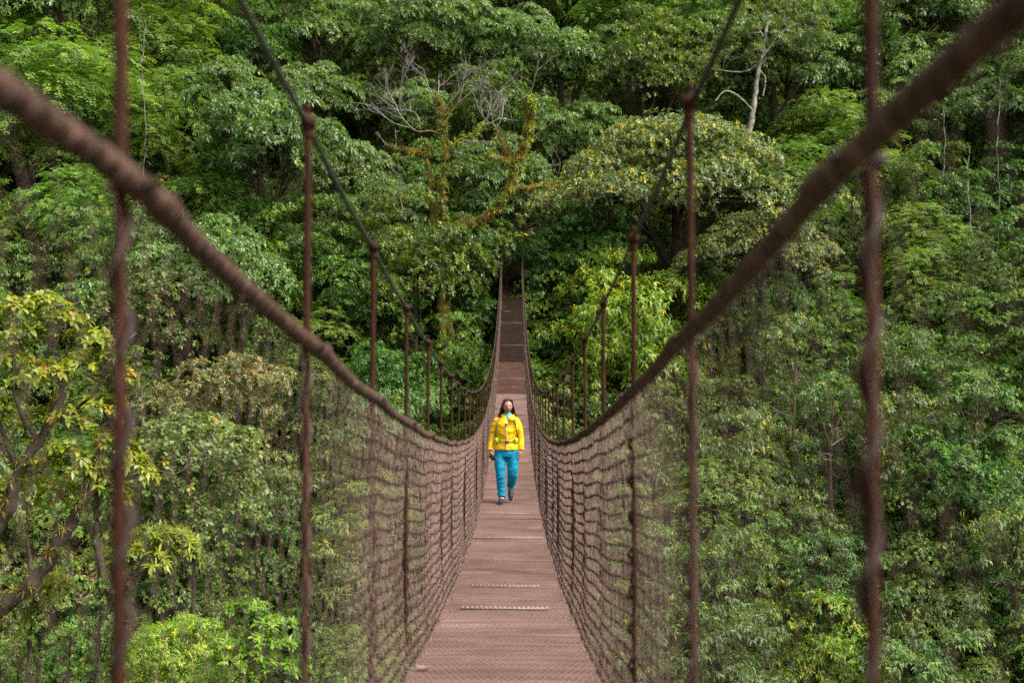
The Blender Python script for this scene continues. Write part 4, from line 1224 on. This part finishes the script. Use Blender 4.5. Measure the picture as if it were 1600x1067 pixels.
# --- trousers
tr = MB()
loft(tr, [(0, 0, .74, .165, .115), (0, 0, .80, .178, .122), (0, 0, .88, .172, .120), (0, 0, .94, .155, .11)], 28)
capsule(tr, [(-.088, 0, .82), (-.098, -.03, .66), (-.092, -.062, .475), (-.082, -.035, .28), (-.072, -.03, .15)], [.098, .094, .076, .068, .062], 16)
capsule(tr, [(.088, .0, .82), (.10, .005, .66), (.100, .0, .475), (.088, .13, .34), (.078, .19, .285)], [.098, .094, .080, .070, .064], 16)
remesh(tr, 'trousers', .009, M_pant, person, 2, .006, 8, stretch=(1, 1, 1.5))
pz = MB(); pz.tube([(-.165, -.085, .74), (-.15, -.10, .68), (-.138, -.105, .63)], .0035, 5); pz.build('pocket_zip', M_zip, person)
# cuffs
for (a, c) in (((-.072, -.03, .15), 0), ((.078, .195, .28), 1)):
    cb = MB(); ang = np.linspace(0, 2 * math.pi, 25)
    if c == 0: P = np.stack([a[0] + .062 * np.cos(ang), a[1] + .062 * np.sin(ang), a[2] - .012 + .006 * np.sin(ang * 3)], -1)
    else: P = np.stack([a[0] + .062 * np.cos(ang), a[1] + .045 * np.sin(ang), a[2] - .012 + .045 * np.sin(ang)], -1)
    cb.tube(P, .011, 8); cb.build('trouser_cuff', M_pant, person, True)

# --- jacket
jk = MB()
loft(jk, [(0, 0, .855, .192, .142), (0, 0, .90, .186, .138), (0, -.002, .985, .146, .118), (0, -.004, 1.03, .148, .118), (0, -.012, 1.12, .168, .130), (.006, -.012, 1.22, .178, .132), (.01, -.004, 1.28, .172, .118), (.012, .0, 1.33, .128, .098), (.014, .004, 1.378, .10, .085), (.016, .004, 1.41, .078, .074)], 32)
capsule(jk, [(-.10, 0, 1.312), SH[0], (-.195, .025, 1.18), EL[0], (-.240, -.01, .93), (-.250, -.032, .872)], [.058, .060, .056, .053, .048, .043], 16)
capsule(jk, [(.12, 0, 1.31), SH[1], (.206, .02, 1.18), (.224, .03, 1.055), (.236, 0, .93), (.238, -.018, .872)], [.058, .060, .056, .053, .048, .043], 16)
jacket = remesh(jk, 'jacket', .009, M_jack, person, 2, .0065, 8, stretch=(1.0, 1, 1.3))
cl = MB()                                              # open collar: two turned-back flaps and a stand behind the neck
ang = np.linspace(-2.4, 2.4, 25)
P0 = np.stack([.016 + .082 * np.sin(ang), .008 + .078 * np.cos(ang), 1.375 + .012 * np.cos(ang)], -1)
P1 = np.stack([.018 + .104 * np.sin(ang), .01 + .095 * np.cos(ang), 1.425 - .03 * (ang / 2.4) ** 2], -1)
P2 = np.stack([.018 + .116 * np.sin(ang), .01 + .108 * np.cos(ang), 1.405 - .04 * (ang / 2.4) ** 2], -1)
n = len(ang); cl.add(np.concatenate([P0, P1, P2]), [[r * n + i, r * n + i + 1, (r + 1) * n + i + 1, (r + 1) * n + i] for r in range(2) for i in range(n - 1)])
flap = np.array([(.035, -.105, 1.355), (.09, -.105, 1.385), (.150, -.075, 1.372), (.172, -.085, 1.335), (.12, -.128, 1.318), (.055, -.142, 1.30), (.105, -.128, 1.345)])
cl.add(flap, None, [[6, i, (i + 1) % 6] for i in range(6)])
co = cl.build('collar', M_jack, person, True); md = co.modifiers.new('t', 'SOLIDIFY'); md.thickness = .007
hb2 = MB()                                             # the soft hood lying behind the shoulders
loft(hb2, [(.016, .08, 1.30, .10, .035), (.016, .095, 1.35, .135, .05), (.016, .085, 1.40, .115, .05), (.016, .07, 1.43, .07, .03)], 20)
remesh(hb2, 'hood', .010, M_jack, person, 2, .006, 14)
tp = MB()
loft(tp, [(.018, -.02, 1.30, .07, .085), (.018, -.018, 1.36, .062, .075), (.02, -.014, 1.405, .058, .066), (.021, -.012, 1.43, .056, .062)], 22)
tp.build('undershirt', M_teal, person, True)
v_ = MB(); v_.tube([(.020, -.088, 1.34), (.02, -.080, 1.40), (.02, -.076, 1.43)], .005, 6); v_.build('shirt_zip', simple('lime_zip', (.35, .55, .02)), person)
zz = np.linspace(.862, 1.30, 30)


def front_y(x, z):                                     # jacket surface seen from the front
    ry = np.interp(z, [.855, .90, .985, 1.03, 1.12, 1.22, 1.30, 1.345], [.145, .142, .125, .122, .132, .136, .122, .105])
    rx = np.interp(z, [.855, .90, .985, 1.03, 1.12, 1.22, 1.30, 1.345], [.192, .186, .146, .148, .168, .178, .17, .14])
    cy = np.interp(z, [.855, .985, 1.12, 1.22, 1.345], [0, -.002, -.012, -.012, 0])
    return cy - ry * np.sqrt(np.clip(1 - (x / rx) ** 2, 0, 1)) - .010


zp = MB(); xx = .004 + .004 * np.sin(zz * 20)
zp.tube(np.stack([xx, front_y(xx, zz) - .001, zz], -1), .0065, 6); zp.build('jacket_zip', M_zip, person, True)
for c in (WR[0], WR[1]):
    cb = MB(); a = np.linspace(0, 2 * math.pi, 21)
    cb.tube(np.stack([c[0] - .001 + .046 * np.cos(a), c[1] + .006 + .044 * np.sin(a), c[2] + .022 + .004 * np.sin(2 * a)], -1), .008, 8); cb.build('jacket_cuff', M_jack, person, True)

# --- boots
for k in (0, 1):
    bt = MB()
    if k == 0:
        capsule(bt, [(-.070, -.03, .15), (-.071, -.025, .085), (-.072, -.02, .06)], [.050, .050, .046], 14)
        capsule(bt, [(-.071, .01, .052), (-.076, -.10, .055), (-.082, -.18, .045), (-.085, -.215, .042)], [.043, .046, .040, .030], 14)
    else:
        capsule(bt, [(.078, .215, .28), (.076, .215, .235), (.074, .21, .205)], [.050, .050, .046], 14)
        capsule(bt, [(.073, .225, .215), (.072, .185, .150), (.070, .150, .085), (.069, .138, .062)], [.043, .046, .040, .030], 14)
    b = remesh(bt, 'boot', .008, M_boot, person, 2)
    sb = MB()
    if k == 0:
        a = np.linspace(0, 2 * math.pi, 24, endpoint=False)
        ox = -.078 + .047 * np.cos(a) - .006 * np.sin(a) * -1; oy = -.095 + .145 * np.sin(a)
        top = np.stack([ox, oy, np.full(24, .028)], -1); bot = np.stack([ox * 1.0, oy, np.full(24, .0)], -1)
        sb.add(np.concatenate([top, bot]), [[i, (i + 1) % 24, 24 + (i + 1) % 24, 24 + i] for i in range(24)], [[24, 24 + i, 24 + i + 1] for i in range(1, 23)] + [[0, i + 1, i] for i in range(1, 23)])
    else:
        capsule(sb, [(.073, .262, .205), (.072, .225, .135), (.070, .185, .070), (.069, .165, .045)], [.036, .038, .036, .028], 12)
    sb.build('sole', M_sole, b, True)
    lc = MB()
    for j in range(4):
        t = j / 3
        c0 = np.array((-.073 - .006 * t, -.07 - .075 * t, .108 - .020 * t)) if k == 0 else np.array((.073 - .002 * t, .172 - .035 * t, .185 - .06 * t))
        lc.tube([c0 + (-.028, .004, -.012), c0 + (0, -.004, .002), c0 + (.028, .004, -.012)], .004, 5)
    lc.build('laces', M_lace, b, True)

# --- backpack: a thing of its own, worn on her back
pack = empty('backpack', (PXX, PY, PZ)); pack.scale = (1.03, 1.03, 1.03); tag(pack, 'dark backpack on the woman’s back with lime green hip pockets and brown straps', 'backpack')
pk = MB()
loft(pk, [(0, .20, .93, .11, .06), (0, .215, 1.0, .13, .075), (0, .22, 1.15, .135, .08), (0, .205, 1.30, .12, .07), (0, .19, 1.36, .08, .045)], 20)
remesh(pk, 'pack_bag', .012, M_black, pack, 3)
for s in (-1, 1):
    st = MB(); P = smooth_path([(s * .10, .15, 1.33), (s * .115 + .01, .04, 1.372), (s * .125 + .01, -.07, 1.335), (s * .145, -.115, 1.25), (s * .165, -.085, 1.12), (s * .178, .02, 1.04)], 5)
    P[:, 1] = np.where(P[:, 1] < -.04, np.minimum(P[:, 1], front_y(P[:, 0], P[:, 2]) - .002), P[:, 1])
    st.tube(P, .006 if s < 0 else .010, 6); st.build('shoulder_strap', M_black if s > 0 else M_strap, pack, True)
xx = np.linspace(-.15, .16, 24); z1 = 1.245 + .012 * np.cos(xx * 10) + .03 * (xx > 0) * (xx / .16)
st = MB(); st.tube(np.stack([xx, front_y(xx, z1) - .004, z1], -1), .005, 6); st.box((.0, front_y(0, 1.25) - .012, 1.257), (.04, .012, .024)); st.build('chest_strap', M_strap, pack, True)
xx = np.linspace(-.155, .155, 28); z1 = .995 - .012 * np.cos(xx * 9)
st = MB(); st.tube(np.stack([xx, front_y(xx, z1) - .005, z1], -1), .007, 6); st.box((.012, front_y(0, .985) - .016, .984), (.06, .014, .034)); st.build('hip_belt', M_strap, pack, True)
for s in (-1, 1):
    hp = MB()
    loft(hp, [(s * .148, -.062, .962, .024, .030), (s * .150, -.066, .975, .036, .040), (s * .150, -.068, 1.02, .038, .042), (s * .148, -.060, 1.045, .026, .032)], 16)
    remesh(hp, 'hip_pocket', .006, M_limepk, pack, 2)
# --- the camera in her right hand
cmr = empty('photo_camera', (PXX - .256, PY - .055, PZ + .765)); tag(cmr, 'small black camera held low in the woman’s right hand', 'camera')
cb = MB(); rot = Matrix.Rotation(A_(35), 3, 'Y') @ Matrix.Rotation(A_(20), 3, 'Z')
cb.box((.03, -.012, -.008), (.095, .042, .062), rot); cb.box((.035, -.012, .028), (.035, .035, .022), rot)
o = cb.build('camera_body', M_black, cmr); bv = o.modifiers.new('b', 'BEVEL'); bv.width = .005; bv.segments = 2
cb = MB(); d = np.array(rot @ Vector((0, -1, -.35))); c0 = np.array([.034, -.03, -.014])
cb.tube([c0, c0 + d * .022, c0 + d * .024, c0 + d * .045], [.026, .026, .029, .028], 18); cb.tube([c0 + d * .045, c0 + d * .0452], [.028, .0005], 18)
cb.build('lens', M_black, cmr, True)

# --- fallen leaves on the deck
def fallen(px, py, label, sz, mat):
    n = deck_n_at(py); y = n * S; x = (px - 800) / PX * y
    lo, hi = XC + sway(n) - HW + .05, XC + sway(n) + HW - .05; x = min(max(x, lo), hi)
    g = MB(); u = np.linspace(-1, 1, 9); w = (1 - u ** 2) ** .7 * sz * .28; a = R01.uniform(-.4, .4)
    X = u * sz * .5; c, s_ = math.cos(a), math.sin(a)
    rows = [np.stack([X * c - k * w * s_, X * s_ + k * w * c, .012 + sz * .10 * (u ** 2) + sz * .10 * abs(k) + 0 * u], -1) for k in (-1, 0, 1)]
    g.add(np.concatenate(rows), [[r * 9 + i, r * 9 + i + 1, (r + 1) * 9 + i + 1, (r + 1) * 9 + i] for r in range(2) for i in range(8)])
    g.tube([(X[0] * c, X[0] * s_, .012 + sz * .1), (X[0] * c - sz * .25 * c, X[0] * s_ - sz * .25 * s_, .02)], .002, 4)
    o = g.build('fallen_leaf', mat, None, True, (x, y, deck_z(n) + .008)); md = o.modifiers.new('t', 'SOLIDIFY'); md.thickness = .002
    tag(o, label, 'leaf', 'dead leaves lying on the deck')


M_dry = mat_noise('dry_leaf', [(.3, (.16, .10, .06)), (.7, (.30, .21, .14))], 30, .6)
M_dryd = mat_noise('dry_leaf_brown', [(.3, (.12, .06, .03)), (.7, (.26, .14, .06))], 30, .7)
fallen(655, 1050, 'curled tan leaf lying at the near left edge of the deck', .085, M_dry)
fallen(776, 640, 'small dry leaf on the deck left of the woman’s head', .10, M_dryd)
fallen(790, 449, 'pale leaf on the dark far stretch of deck', .22, M_dry)
fallen(783, 466, 'brown leaf at the left edge of the dark far deck', .20, M_dryd)
fallen(812, 456, 'brown leaf near the right edge of the dark far deck', .18, M_dryd)
